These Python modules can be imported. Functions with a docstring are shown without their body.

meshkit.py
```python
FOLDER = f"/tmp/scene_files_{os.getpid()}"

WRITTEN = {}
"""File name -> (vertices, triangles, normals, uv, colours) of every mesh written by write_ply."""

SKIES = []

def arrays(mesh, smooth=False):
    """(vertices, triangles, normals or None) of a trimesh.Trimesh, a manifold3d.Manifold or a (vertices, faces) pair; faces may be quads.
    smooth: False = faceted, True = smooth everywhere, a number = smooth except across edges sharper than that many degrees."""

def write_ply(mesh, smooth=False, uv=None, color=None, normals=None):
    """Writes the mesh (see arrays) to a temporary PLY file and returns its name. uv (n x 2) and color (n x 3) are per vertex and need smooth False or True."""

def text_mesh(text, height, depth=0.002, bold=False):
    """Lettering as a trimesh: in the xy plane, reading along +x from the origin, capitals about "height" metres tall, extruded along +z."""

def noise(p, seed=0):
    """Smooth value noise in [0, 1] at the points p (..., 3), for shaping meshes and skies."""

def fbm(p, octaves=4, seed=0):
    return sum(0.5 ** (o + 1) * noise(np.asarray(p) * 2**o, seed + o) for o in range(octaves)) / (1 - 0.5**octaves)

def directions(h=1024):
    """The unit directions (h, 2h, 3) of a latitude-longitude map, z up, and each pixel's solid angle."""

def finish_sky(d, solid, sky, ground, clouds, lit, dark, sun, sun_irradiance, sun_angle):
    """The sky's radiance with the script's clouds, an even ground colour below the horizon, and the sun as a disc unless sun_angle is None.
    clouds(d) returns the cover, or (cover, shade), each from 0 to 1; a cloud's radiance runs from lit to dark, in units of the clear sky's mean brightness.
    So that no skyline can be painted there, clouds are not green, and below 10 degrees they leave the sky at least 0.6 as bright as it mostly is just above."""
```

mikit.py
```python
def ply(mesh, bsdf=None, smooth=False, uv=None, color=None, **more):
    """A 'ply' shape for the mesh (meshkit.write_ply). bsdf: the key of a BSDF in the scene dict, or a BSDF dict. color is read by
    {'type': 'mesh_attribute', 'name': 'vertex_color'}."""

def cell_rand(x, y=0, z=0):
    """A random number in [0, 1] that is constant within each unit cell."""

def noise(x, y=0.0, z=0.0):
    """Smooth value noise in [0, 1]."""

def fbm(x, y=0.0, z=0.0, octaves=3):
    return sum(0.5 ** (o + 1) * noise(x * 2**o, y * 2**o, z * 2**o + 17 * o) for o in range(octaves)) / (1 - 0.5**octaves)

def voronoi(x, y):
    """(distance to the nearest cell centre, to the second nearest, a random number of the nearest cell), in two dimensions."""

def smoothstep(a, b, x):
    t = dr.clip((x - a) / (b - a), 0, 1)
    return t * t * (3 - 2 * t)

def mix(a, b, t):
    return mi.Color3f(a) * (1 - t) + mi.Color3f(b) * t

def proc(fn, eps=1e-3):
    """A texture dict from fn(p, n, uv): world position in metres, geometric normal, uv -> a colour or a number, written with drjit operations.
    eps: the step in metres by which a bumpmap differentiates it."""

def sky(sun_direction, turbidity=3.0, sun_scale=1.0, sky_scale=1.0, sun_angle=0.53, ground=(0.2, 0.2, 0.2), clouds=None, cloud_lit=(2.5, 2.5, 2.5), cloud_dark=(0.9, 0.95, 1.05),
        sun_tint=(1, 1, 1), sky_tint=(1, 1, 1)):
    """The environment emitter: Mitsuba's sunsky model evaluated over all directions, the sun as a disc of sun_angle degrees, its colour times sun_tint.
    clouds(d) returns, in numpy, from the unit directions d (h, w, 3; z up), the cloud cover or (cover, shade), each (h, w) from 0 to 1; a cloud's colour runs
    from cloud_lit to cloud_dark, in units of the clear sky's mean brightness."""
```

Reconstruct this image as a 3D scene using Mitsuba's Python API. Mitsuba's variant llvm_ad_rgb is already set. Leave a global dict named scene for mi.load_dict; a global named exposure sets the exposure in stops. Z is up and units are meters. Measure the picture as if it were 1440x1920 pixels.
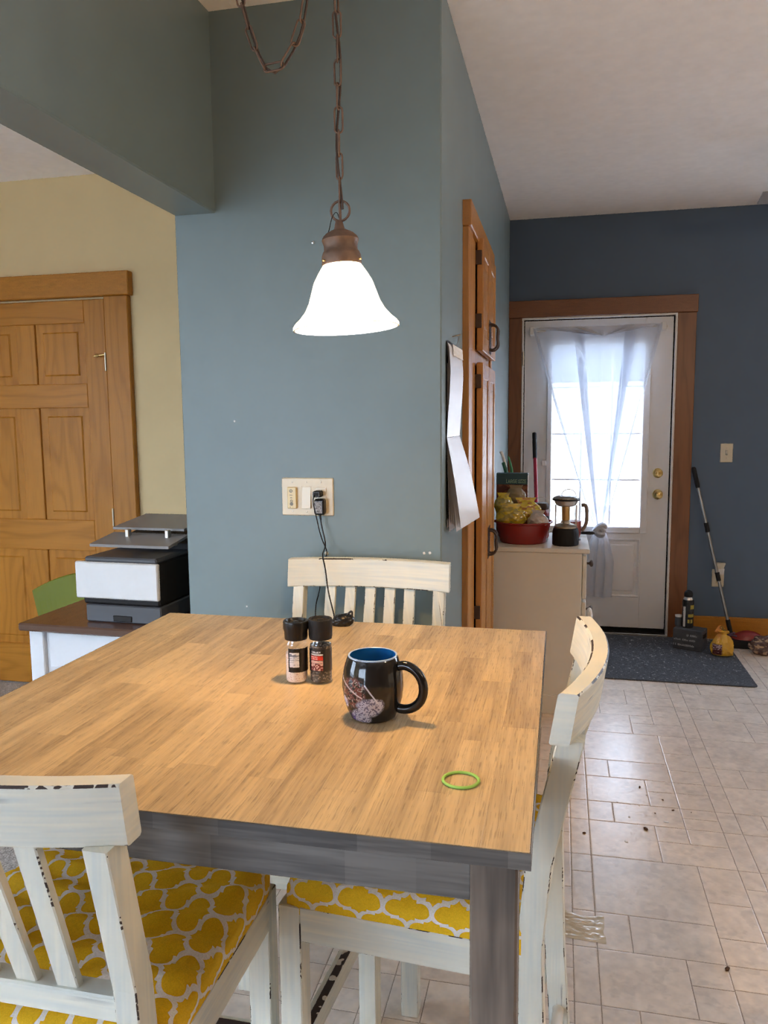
import math, random
import numpy as np, trimesh, drjit as dr, mitsuba as mi, manifold3d as m3
import mikit, meshkit
from mikit import proc, noise, fbm, smoothstep, mix, cell_rand
T = mi.ScalarTransform4f
rng = random.Random(7)
scene, labels = {}, {}

# ------------------------------------------------------------------ camera, sky, exposure
exposure = 0.12
EYE = np.array([0.0, 0.0, 1.40]); YAW, PITCH, ROLL = np.radians([-12.70, -6.70, -0.524])
fwd = np.array([math.sin(YAW)*math.cos(PITCH), math.cos(YAW)*math.cos(PITCH), math.sin(PITCH)])
r0 = np.array([math.cos(YAW), -math.sin(YAW), 0]); u0 = np.cross(r0, fwd)
up = u0*math.cos(ROLL) - r0*math.sin(ROLL)
scene['camera'] = {'type': 'perspective', 'fov': 2*math.degrees(math.atan(720/1470.0)), 'fov_axis': 'x', 'near_clip': 0.05, 'far_clip': 200.0,
                   'to_world': T().look_at(origin=EYE.tolist(), target=(EYE+fwd).tolist(), up=up.tolist())}
SKY = 360.0
def overcast(d):
    n = meshkit.fbm(d*2.2+5, 4, seed=3)
    return np.clip(0.82+0.36*(n-0.5), 0, 1), np.clip(0.35+0.5*(n-0.5), 0, 1)
scene['sky'] = mikit.sky((0.3, -0.5, 0.8), turbidity=4.0, sun_scale=0.0, sky_scale=0.12*SKY, ground=(0.41, 0.42, 0.43),
                         clouds=overcast, cloud_lit=(1.95, 2.28, 2.72), cloud_dark=(1.28, 1.55, 1.94), sky_tint=(0.92, 1.0, 1.08))
BULB = np.array([1.0, 0.58, 0.215])*700       # the pendant's warm bulb
SHADE = [12.0, 8.6, 4.8]                       # its glowing frosted glass

KITCHEN = [88.0, 70.0, 50.0]                  # globe of the kitchen's own ceiling lamp, to the right of the picture

# ------------------------------------------------------------------ helpers
def lin(r, g, b):
    return [((c/255+0.055)/1.055)**2.4 if c > 10 else c/255/12.92 for c in (r, g, b)]
def key_for(name):
    if name not in scene and name not in labels: return name
    i = 1
    while f'{name}_{i:03d}' in scene or f'{name}_{i:03d}' in labels: i += 1
    return f'{name}_{i:03d}'
used = set()
def thing(name, label=None, cat=None, group=None, kind=None):
    i, k = 0, name
    while k in used: i += 1; k = f'{name}_{i:03d}'
    used.add(k); d = {}
    if label: d['label'] = label
    if cat: d['category'] = cat
    if group: d['group'] = group
    if kind: d['kind'] = kind
    labels[k] = d
    return k
def part(parent, name, mesh, mat, smooth=False, label=None, uv=None, kind=None, **more):
    base = f'{parent}__{name}'; k, i = base, 0
    while k in used: i += 1; k = f'{base}_{i:03d}'
    used.add(k)
    if isinstance(uv, tuple): uv = np.tile(np.array(uv, float), (len(mesh.vertices) if hasattr(mesh, 'vertices') else len(mesh[0]), 1))
    scene[k] = mikit.ply(mesh, mat, smooth=smooth, uv=uv, **more)
    d = {}
    if label: d['label'] = label
    if kind: d['kind'] = kind
    if d: labels[k] = d
    return k
def single(name, mesh, mat, label=None, cat=None, group=None, kind=None, smooth=False, uv=None, **more):
    k = thing(name, label, cat, group, kind)
    if isinstance(uv, tuple): uv = np.tile(np.array(uv, float), (len(mesh.vertices), 1))
    scene[k] = mikit.ply(mesh, mat, smooth=smooth, uv=uv, **more)
    return k
def hull(P): return trimesh.PointCloud(np.asarray(P)).convex_hull
def box(x0, x1, y0, y1, z0, z1, b=0.0):
    """Box from corner to corner with chamfered edges of size b."""
    lo, hi = np.minimum([x0, y0, z0], [x1, y1, z1]), np.maximum([x0, y0, z0], [x1, y1, z1])
    if b <= 0:
        m = trimesh.creation.box(extents=hi-lo); m.apply_translation((lo+hi)/2); return m
    b = min(b, 0.45*min(hi-lo)); P = []
    for s in np.ndindex(2, 2, 2):
        c = np.where(s, hi, lo); d = np.where(s, -1, 1)*b
        for k in range(3):
            q = c.copy()
            for a in range(3):
                if a != k: q[a] += d[a]
            P.append(q)
    return hull(P)
def cat(*ms): return trimesh.util.concatenate([m for m in ms])
def xf(m, rz=0.0, loc=(0, 0, 0), rx=0.0, ry=0.0, piv=(0, 0, 0)):
    m = m.copy(); R = trimesh.transformations.euler_matrix(rx, ry, rz); m.apply_translation(-np.array(piv)); m.apply_transform(R); m.apply_translation(np.array(loc)+np.array(piv)); return m
def cyl(p, q, r, n=20):
    return trimesh.creation.cylinder(radius=r, segment=[p, q], sections=n)
def lathe(profile, n=40, loc=(0, 0, 0)):
    m = trimesh.creation.revolve(np.array(profile, float), sections=n); m.apply_translation(loc); return m
def tube(P, r, n=8, closed=False):
    P = np.asarray(P, float); N = len(P)
    t = (np.roll(P, -1, 0)-np.roll(P, 1, 0)) if closed else np.gradient(P, axis=0)
    t /= np.linalg.norm(t, axis=1, keepdims=True)+1e-12
    a = np.cross(t[0], [0.3, 0.5, 0.8]); a /= np.linalg.norm(a); A = []
    for i in range(N):
        a = a-t[i]*(a@t[i]); a /= np.linalg.norm(a); A.append(a)
    A = np.array(A); B = np.cross(t, A); ang = np.arange(n)*2*np.pi/n
    r = np.broadcast_to(r, (N,))
    V = P[:, None]+r[:, None, None]*(np.cos(ang)[None, :, None]*A[:, None]+np.sin(ang)[None, :, None]*B[:, None])
    V = V.reshape(-1, 3); F = []
    for i in range(N if closed else N-1):
        for j in range(n):
            a0, a1 = i*n+j, i*n+(j+1) % n; b0, b1 = ((i+1) % N)*n+j, ((i+1) % N)*n+(j+1) % n
            F += [[a0, a1, b1], [a0, b1, b0]]
    if not closed:
        V = np.vstack([V, P[:1], P[-1:]]); c0, c1 = N*n, N*n+1
        for j in range(n): F += [[c0, (j+1) % n, j], [c1, (N-1)*n+j, (N-1)*n+(j+1) % n]]
    return trimesh.Trimesh(V, F, process=False)
def smooth_path(P, k=8):
    from scipy.interpolate import CubicSpline
    P = np.asarray(P, float); s = np.r_[0, np.cumsum(np.linalg.norm(np.diff(P, axis=0), axis=1))]
    return CubicSpline(s, P)(np.linspace(0, s[-1], k*(len(P)-1)+1))
def loft(rings, closed_ring=True, caps=True):
    """Rings (N, K, 3) joined to a skin; returns vertices with unshared faces and the index of the ring side each face belongs to."""
    R = np.asarray(rings, float); N, K = R.shape[:2]; tri, side = [], []
    for i in range(N-1):
        for j in range(K):
            k = (j+1) % K
            tri += [[R[i, j], R[i, k], R[i+1, k]], [R[i, j], R[i+1, k], R[i+1, j]]]; side += [j, j]
    if caps:
        for R_, s in ((R[0], 1), (R[-1], -1)):
            c = R_.mean(0)
            for j in range(K):
                k = (j+1) % K
                tri.append([c, R_[k], R_[j]] if s > 0 else [c, R_[j], R_[k]]); side.append(-1)
    return np.array(tri), np.array(side)
def chring(w, h, b):
    """Chamfered rectangle, 8 points, sides 0,2,4,6 are the chamfers."""
    x, y = w/2, h/2
    return np.array([[x-b, -y], [x, -y+b], [x, y-b], [x-b, y], [-x+b, y], [-x, y-b], [-x, -y+b], [-x+b, -y]])
def flagged(tri, flag):
    """Unshared triangles + per-face flag -> (mesh, uv)"""
    V = tri.reshape(-1, 3); F = np.arange(len(V)).reshape(-1, 3)
    return trimesh.Trimesh(V, F, process=False), np.stack([np.repeat(np.asarray(flag, float), 3), np.zeros(len(V))], 1)
def flagbox(m):
    tri = m.triangles; n = m.face_normals
    return flagged(np.array(tri), (np.abs(n).max(1) < 0.96).astype(float))
def sphere_lump(loc, r, seed, amp=0.25, freq=3.0, sub=4, flat=None):
    m = trimesh.creation.icosphere(subdivisions=sub, radius=1.0); v = m.vertices.copy()
    n = meshkit.fbm(v*freq+seed*3.1, 4, seed=seed)-0.5
    v = v*(1+2*amp*n)[:, None]*np.array(r)+np.array(loc)
    if flat is not None: v[:, 2] = np.maximum(v[:, 2], flat)
    m.vertices = v; return m
def torus(R, r, loc, axis='z', n=40, k=10, sx=1.0):
    a = np.arange(n)*2*np.pi/n; P = np.stack([np.cos(a)*R*sx, np.sin(a)*R, 0*a], 1)
    if axis == 'y': P = P[:, [0, 2, 1]]
    if axis == 'x': P = P[:, [2, 0, 1]]
    return tube(P+np.array(loc), r, k, closed=True)

# ------------------------------------------------------------------ materials
def mat(name, color, rough=0.5, spec=0.5, bump=None, bscale=0.001, two=True, **kw):
    c = proc(color) if callable(color) else {'type': 'rgb', 'value': list(color)}
    b = {'type': 'principled', 'base_color': c, 'roughness': rough, 'specular': spec, **kw}
    if bump is not None: b = {'type': 'bumpmap', 'arbitrary': proc(bump), 'scale': bscale, 'bsdf': b}
    scene[name] = {'type': 'twosided', 'bsdf': b} if two else b
def metal(name, color, rough):
    scene[name] = {'type': 'twosided', 'bsdf': {'type': 'principled', 'base_color': {'type': 'rgb', 'value': list(color)}, 'metallic': 1.0, 'roughness': rough}}
def C(*a): return mi.Color3f(*lin(*a)) if len(a) == 3 else mi.Color3f(*a)

def f_blue(p, n, uv):
    t = fbm(p.x*3+p.y*2, p.z*3, p.y*1.5, 3); s = fbm(p.x*14+p.y*9, p.z*9, 3, 3)
    return mi.Color3f(0.140, 0.186, 0.189)*(0.90+0.16*t+0.06*s)
mat('blue_paint', f_blue, 0.42, 0.5)
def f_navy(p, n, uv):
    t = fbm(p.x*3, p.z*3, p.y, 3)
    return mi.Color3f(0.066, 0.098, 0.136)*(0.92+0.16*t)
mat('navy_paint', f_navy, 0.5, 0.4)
def f_cream(p, n, uv):
    return mi.Color3f(0.62, 0.47, 0.245)*(0.94+0.12*fbm(p.x*4, p.z*4, p.y*4, 3))
mat('cream_paint', f_cream, 0.6, 0.3)
def f_ceil(p, n, uv):
    return mi.Color3f(0.88, 0.84, 0.805)*(0.94+0.08*fbm(p.x*30, p.y*30, 1, 3))
mat('ceiling_paint', f_ceil, 0.8, 0.2)
mat('plain_wall', (0.55, 0.53, 0.50), 0.7, 0.2); mat('kitchen_wall', (0.36, 0.25, 0.15), 0.7, 0.2)
def wood(base, dark, axis, scale=1.0, contrast=1.0, knots=0.0):
    b, d = mi.Color3f(*base), mi.Color3f(*dark)
    def fn(p, n, uv):
        a = {'x': (p.y+p.z*0.7, p.z-p.y*0.4, p.x), 'y': (p.x+p.z*.5, p.z-p.x*.3, p.y), 'z': (p.x+p.y*0.8, p.y-p.x*0.6, p.z)}[axis]
        u, v, l = a[0]*scale+uv.x*7.3, a[1]*scale+uv.y*3.1, a[2]*scale
        w = fbm(u*7+3, v*7, l*1.1, 3)
        ring = 0.5+0.5*dr.sin(6.283*(u*13+v*7+w*6.0))
        fine = noise(u*420, v*420, l*9)
        t = dr.clip(contrast*(0.32*ring*ring*ring+0.25*fine*fine+0.5*(w-0.42)), 0, 1)
        return mix(b, d, t)*(0.93+0.14*noise(u*5, v*5, l*2))
    return fn
PINE, PINED = (0.42, 0.172, 0.022), (0.25, 0.083, 0.008)
mat('pine_z', wood(PINE, PINED, 'z'), 0.42, 0.3); mat('pine_x', wood(PINE, PINED, 'x'), 0.42, 0.3)
OAK, OAKD = (0.37, 0.160, 0.032), (0.22, 0.076, 0.013)
mat('oak_z', wood(OAK, OAKD, 'z'), 0.30, 0.5, clearcoat=0.8, clearcoat_gloss=0.9); mat('oak_y', wood(OAK, OAKD, 'y'), 0.30, 0.5, clearcoat=0.8, clearcoat_gloss=0.9)
CH, CHD = (0.175, 0.064, 0.020), (0.082, 0.026, 0.009)
mat('cherry_z', wood(CH, CHD, 'z'), 0.36, 0.5); mat('cherry_x', wood(CH, CHD, 'x'), 0.36, 0.5)
def f_stave(p, n, uv):
    g = fbm(p.x*60+uv.y*11, p.y*5+uv.y*7, p.z*40, 4); f = noise(p.x*560+uv.y*50, p.y*16, p.z*300); pore = noise(p.x*900+9, p.y*42, p.z*500)
    c = mix(mi.Color3f(0.50, 0.375, 0.210), mi.Color3f(0.285, 0.205, 0.117), dr.clip(1.25*g+0.38*f-0.40+0.62*(uv.x-0.5), 0, 1))
    worn = smoothstep(0.55, 0.8, fbm(p.x*3+2, p.y*3, 1, 3))
    c = mix(c, mi.Color3f(0.58, 0.42, 0.22), 0.5*worn)
    return c*(1-0.25*smoothstep(0.66, 0.92, pore))
def b_stave(p, n, uv):
    return noise(p.x*620+uv.y*50, p.y*22, p.z*300)
mat('table_top', f_stave, 0.36, 0.5, bump=b_stave, bscale=0.00012)
def f_apron(p, n, uv):
    l = p.x*mi.Float(1)+p.y
    g = fbm(l*5, p.z*70, 2, 4); f = noise(l*25, p.z*420, 1); blk = cell_rand(l*11, 3, uv.x*9)
    return mix(mi.Color3f(0.125, 0.118, 0.108), mi.Color3f(0.036, 0.034, 0.033), dr.clip(1.2*g+0.3*f-0.25+0.6*(blk-0.5), 0, 1))
mat('table_apron', f_apron, 0.42, 0.5)
def f_leg(p, n, uv):
    g = fbm((p.x+p.y)*70, p.z*5, 2, 4); blk = fbm(p.z*14, (p.x+p.y)*6, 5, 2)
    return mix(mi.Color3f(0.19, 0.150, 0.118), mi.Color3f(0.050, 0.042, 0.036), dr.clip(1.1*g+0.9*blk-0.45, 0, 1))
mat('table_leg', f_leg, 0.45, 0.5)
def chairpaint(axis):
    def fn(p, n, uv):
        if axis == 'z': a, l = (p.x+p.y*0.8)*150, p.z*9
        else: a, l = p.z*150, (p.x+p.y)*9
        s = noise(a, l, 1)*0.6+0.4*noise(a*2.3, l*1.7, 4); big = fbm(p.x*9, p.y*9, p.z*7, 3)
        c = mix(mi.Color3f(0.66, 0.635, 0.525), mi.Color3f(0.46, 0.50, 0.475), dr.clip(1.5*s*big+0.15*big, 0, 1))
        scr = smoothstep(0.80, 0.9, noise(a*1.4, l*0.9, 8))*smoothstep(0.60, 0.70, big)
        c = mix(c, mi.Color3f(0.12, 0.13, 0.13), 0.75*scr)
        wear = (uv.x > 0.5) & (fbm(p.x*17+5, p.y*17, p.z*17, 4)+0.22*noise(p.x*260, p.y*260, p.z*260) > 0.71)
        return dr.select(wear, mi.Color3f(0.035, 0.025, 0.022), c)
    return fn
mat('chair_paint', chairpaint('z'), 0.5, 0.4); mat('chair_paint_flat', chairpaint('x'), 0.5, 0.4)
mat('worn_edge', lambda p, n, uv: dr.select(fbm(p.x*60, p.y*60, p.z*60, 2) > 0.36, mi.Color3f(0.03, 0.018, 0.014), mi.Color3f(0.5, 0.45, 0.38)), 0.6, 0.3)
RT = 0.0205
def f_trellis(p, n, uv):
    # arcs of touching circles, alternately their left and right halves, drawn a little past the crown as barbs
    x, y = uv.x/(2*RT), uv.y/(2*RT)
    i, j = dr.floor(x), dr.floor(y+0.5)
    lx, ly = (x-i-0.5)*2, (y-j)*2
    even = (i+j)-2*dr.floor((i+j)*0.5) < 0.5
    s = dr.select(even, -lx, lx)
    d = dr.abs(dr.sqrt(lx*lx+ly*ly)-1.0)*RT
    w = 0.0039*smoothstep(-0.50, -0.28, s)
    line = smoothstep(w+0.0005, w-0.0005, d)*dr.select(s > -0.36, 1.0, 0.0)
    weave = 0.9+0.2*noise(uv.x*900, uv.y*900, 1)
    return mix(mi.Color3f(0.57, 0.345, 0.012), mi.Color3f(0.66, 0.64, 0.62), line)*weave
mat('trellis_fabric', f_trellis, 0.85, 0.2)
def f_tile(p, n, uv):
    a = fbm(p.x*14+uv.x*31, p.y*14+uv.y*17, uv.x*9, 4); b = fbm(p.x*55+uv.x*13, p.y*55, 3, 3); vein = smoothstep(0.60, 0.74, fbm(p.x*26+9, p.y*32+uv.x*20, 7, 4))
    c = mix(mi.Color3f(0.78, 0.70, 0.625), mi.Color3f(0.63, 0.56, 0.50), dr.clip(1.6*a-0.45+0.25*(uv.x-0.5), 0, 1))
    c = c*(0.88+0.24*b)
    return mix(c, mi.Color3f(0.42, 0.37, 0.33), 0.24*vein)
def b_tile(p, n, uv):
    return fbm(p.x*70+uv.x*9, p.y*70, 2, 3)
mat('floor_tile', f_tile, 0.27, 0.6, bump=b_tile, bscale=0.0004)
mat('grout', lambda p, n, uv: mi.Color3f(0.33, 0.275, 0.235)*(0.85+0.3*fbm(p.x*20, p.y*20, 1, 3)), 0.6, 0.3)
def f_carpet(p, n, uv):
    return mi.Color3f(0.36, 0.33, 0.30)*(0.55+0.9*noise(p.x*260, p.y*260, 1))
mat('carpet', f_carpet, 0.95, 0.1)
def f_mat(p, n, uv):
    t = noise(p.x*330, p.y*330, 1)*0.6+0.4*noise(p.x*120, p.y*120, 4); l = smoothstep(0.83, 0.93, noise(p.x*90, p.y*90, 9))
    return mix(mi.Color3f(0.062, 0.066, 0.074)*(0.4+1.2*t), mi.Color3f(0.34, 0.34, 0.34), 0.6*l)
mat('mat_fibre', f_mat, 0.95, 0.1)
mat('door_white', lambda p, n, uv: mi.Color3f(0.72, 0.72, 0.73)*(0.97+0.06*fbm(p.x*6, p.z*6, 1, 3)), 0.38, 0.5)
mat('white_trim', (0.72, 0.70, 0.68), 0.4, 0.5)
mat('dresser_paint', lambda p, n, uv: mi.Color3f(0.62, 0.60, 0.54)*(0.96+0.08*fbm(p.x*5, p.z*5, p.y*5, 3)), 0.5, 0.4)
mat('desk_white', (0.62, 0.65, 0.68), 0.4, 0.4)
mat('desk_top', wood((0.085, 0.040, 0.022), (0.03, 0.014, 0.009), 'x'), 0.16, 0.5, clearcoat=0.6, clearcoat_gloss=0.9)
mat('black', (0.005, 0.005, 0.0055), 0.3, 0.4)
mat('black_matte', (0.009, 0.0085, 0.0085), 0.6, 0.25)
mat('black_gap', (0.006, 0.006, 0.006), 0.9, 0.1)
mat('charcoal', (0.055, 0.060, 0.068), 0.4, 0.5)
mat('printer_white', (0.60, 0.61, 0.61), 0.4, 0.4)
mat('printer_lid', (0.17, 0.165, 0.16), 0.35, 0.5)
mat('green_plastic', (0.135, 0.155, 0.010), 0.45, 0.35)
mat('ivory', (0.60, 0.52, 0.37), 0.35, 0.5)
mat('ivory_light', (0.64, 0.585, 0.46), 0.35, 0.5)
mat('almond', (0.62, 0.50, 0.27), 0.4, 0.5)
mat('grey_print', (0.22, 0.21, 0.17), 0.5, 0.3)
mat('label_grey', lambda p, n, uv: mix(mi.Color3f(0.03, 0.03, 0.03), mi.Color3f(0.42, 0.42, 0.44), smoothstep(0.42, 0.58, noise(p.x*900, p.z*1500, 2))), 0.5, 0.3)
mat('white_plastic', (0.76, 0.76, 0.76), 0.4, 0.5)
mat('white_matte', (0.80, 0.80, 0.80), 0.8, 0.2)
mat('red_plastic', (0.215, 0.016, 0.012), 0.3, 0.5)
mat('red_pole', (0.33, 0.012, 0.035), 0.35, 0.5)
mat('green_silicone', (0.25, 0.46, 0.085), 0.5, 0.4)
def f_rust(p, n, uv):
    return mix(mi.Color3f(0.075, 0.044, 0.030), mi.Color3f(0.175, 0.100, 0.060), fbm(p.x*70, p.y*70, p.z*70, 4))
mat('bronze', f_rust, 0.5, 0.6, metallic=0.35)
mat('dark_bronze', (0.055, 0.034, 0.024), 0.4, 0.5, metallic=0.4)
metal('brass', (0.60, 0.43, 0.17), 0.2); metal('steel', (0.55, 0.53, 0.50), 0.3); metal('pewter', (0.50, 0.44, 0.34), 0.35); metal('chrome', (0.75, 0.75, 0.75), 0.15)
metal('amber_metal', (0.62, 0.42, 0.16), 0.25)
mat('frost_glass', (0.85, 0.78, 0.62), 0.5, 0.5)
scene['glass'] = {'type': 'thindielectric', 'int_ior': 1.5}
scene['sheer'] = {'type': 'mask', 'opacity': 0.66, 'bsdf': {'type': 'principledthin', 'base_color': {'type': 'rgb', 'value': [0.62, 0.66, 0.74]}, 'roughness': 0.9, 'diff_trans': 0.5, 'spec_trans': 0.0}}
mat('knot_cloth', (0.56, 0.58, 0.64), 0.9, 0.1)
scene['sheer_hem'] = {'type': 'mask', 'opacity': 0.86, 'bsdf': {'type': 'principledthin', 'base_color': {'type': 'rgb', 'value': [0.66, 0.67, 0.72]}, 'roughness': 0.9, 'diff_trans': 0.5, 'spec_trans': 0.0}}
mat('paper', (0.72, 0.72, 0.74), 0.24, 0.8, clearcoat=0.7, clearcoat_gloss=0.85)

# ------------------------------------------------------------------ the room
CZ = 2.595                      # ceiling
WX, WY, DY, LX = -0.335, 2.25, 5.20, -1.145   # corner wall, front wall, door wall, end of the front wall
def cquad(x0, x1, y0, y1, z0, z1): return box(x0, x1, y0, y1, z0, z1)
def ceil_z(y): return 2.545+0.0245*(y-1.0)
def ceil_mesh(x0, x1, y0, y1):
    P = [(x, y, ceil_z(y)+dz) for x in (x0, x1) for y in (y0, y1) for dz in (0, 0.12)]
    return hull(P)
single('ceiling', ceil_mesh(-4.4, 3.6, -2.7, DY+0.15), 'ceiling_paint', kind='structure')
single('wall_front', box(LX, WX, WY, DY-0.02, 0.0, 2.66, 0.004), 'blue_paint', kind='structure', label='slate blue wall block between the cream room and the kitchen')
single('wall_beam', box(LX, -1.013, -2.6, WY+0.02, 2.015, 2.66, 0.004), 'blue_paint', kind='structure', label='slate blue boxed beam below the ceiling')
# door wall with the opening left for the door
dwall = cat(box(-0.9, -0.262, DY, DY+0.14, -0.02, 2.75), box(0.697, 1.9, DY, DY+0.14, -0.02, 2.75), box(3.44, 3.6, DY, DY+0.14, -0.02, 2.75), box(1.9, 3.44, DY, DY+0.14, -0.02, 0.90), box(1.9, 3.44, DY, DY+0.14, 2.2, 2.75), box(-0.262, 0.697, DY, DY+0.14, 2.045, 2.75))
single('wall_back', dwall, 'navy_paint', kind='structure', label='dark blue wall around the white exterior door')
CY = 3.60
single('wall_left', box(-4.4, LX+0.01, CY, CY+0.12, -0.02, 2.75), 'cream_paint', kind='structure', label='cream wall of the side room')
# walls behind and beside the camera, with the openings that let the daylight in
single('wall_side', cat(box(-4.4, -4.28, -2.6, CY, -0.02, 0.75), box(-4.4, -4.28, -2.6, CY, 2.15, 2.75), box(-4.4, -4.28, -2.6, -0.6, 0.75, 2.15), box(-4.4, -4.28, 0.9, CY, 0.75, 2.15)), 'cream_paint', kind='structure')
single('wall_rear', cat(box(-4.4, 3.6, -2.72, -2.6, 2.12, 2.75), box(-4.4, -4.0, -2.72, -2.6, -0.02, 2.12), box(-1.38, 3.6, -2.72, -2.6, -0.02, 2.12), box(-4.0, -1.38, -2.72, -2.6, -0.02, 0.05)), 'kitchen_wall', kind='structure')
single('wall_right', box(3.48, 3.6, -2.6, DY, -0.02, 2.75), 'kitchen_wall', kind='structure')

# floor: joint bed + tiles that follow the photographed pattern
floor = thing('floor', 'beige sheet floor of mixed stone-look tiles', None, None, 'structure')
scene[floor] = mikit.ply(box(LX+0.02, 3.6, -2.7, DY+0.1, -0.06, -0.0012), 'grout')
PXX, PYY, OX, OY = 0.505, 1.045, 0.118, 1.800
pattern = [(0, .222, 0, .21), (.222, .322, 0, .115), (.222, .322, .115, .21), (.322, .442, 0, .12), (.322, .442, .12, .21), (.442, .505, 0, .21),
           (0, .092, .21, .37), (.092, .322, .21, .37), (0, .322, .37, .67), (.322, .442, .21, .32), (.322, .442, .32, .48), (.322, .442, .48, .67),
           (.442, .505, .21, .37), (.442, .505, .37, .57), (.442, .505, .57, .67), (0, .22, .67, .90), (.22, .442, .67, .80), (.22, .322, .80, .90),
           (.322, .442, .80, .90), (.442, .505, .67, .90), (0, .088, .90, 1.045), (.088, .322, .90, 1.045), (.322, .442, .90, .975), (.322, .442, .975, 1.045), (.442, .505, .90, 1.045)]
def tile_mesh(x0, x1, y0, y1):
    g, b, z = 0.0014, 0.0030, 0.0
    P = [(x, y, -0.004) for x in (x0+g, x1-g) for y in (y0+g, y1-g)]+[(x, y, -0.0004) for x in (x0+g, x1-g) for y in (y0+g, y1-g)]+[(x, y, z) for x in (x0+g+b, x1-g-b) for y in (y0+g+b, y1-g-b)]
    return hull(P)
tiles = []
for i in range(-3, 8):
    for j in range(-5, 4):
        for (a, b, c, d) in pattern:
            x0, x1, y0, y1 = OX+i*PXX+a, OX+i*PXX+b, OY+j*PYY+c, OY+j*PYY+d
            if x1 < LX+0.03 or x0 > 3.55 or y1 < -2.6 or y0 > DY+0.02: continue
            x0, x1, y1 = max(x0, LX+0.025), min(x1, 3.58), min(y1, DY+0.03)
            if x1-x0 < 0.012 or y1-y0 < 0.012: continue
            cx, cy = (x0+x1)/2, (y0+y1)/2
            seen = (0.02 < cx < 0.33*cy+0.1 and cy > 1.0) or (-0.75 < cx <= 0.02 and 1.0 < cy < 1.95) or (-0.1 < cx < 0.1 and 1.9 < cy < 3.75)
            tiles.append((0 if seen else 1, math.hypot(cx-0.4, cy-1.6), (x0, x1, y0, y1)))
tiles.sort()
rest = []
for n_, (s, d, t) in enumerate(tiles):
    m = tile_mesh(*t); tone = (rng.random(), rng.random())
    if n_ < 290: part(floor, 'tile', m, 'floor_tile', uv=tone)
    else: rest.append((m, tone))
rm = cat(*[m for m, _ in rest]); ruv = np.vstack([np.tile(np.array(t), (len(m.vertices), 1)) for m, t in rest])
part(floor, 'tile', rm, 'floor_tile', uv=ruv, kind='stuff')
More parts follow.
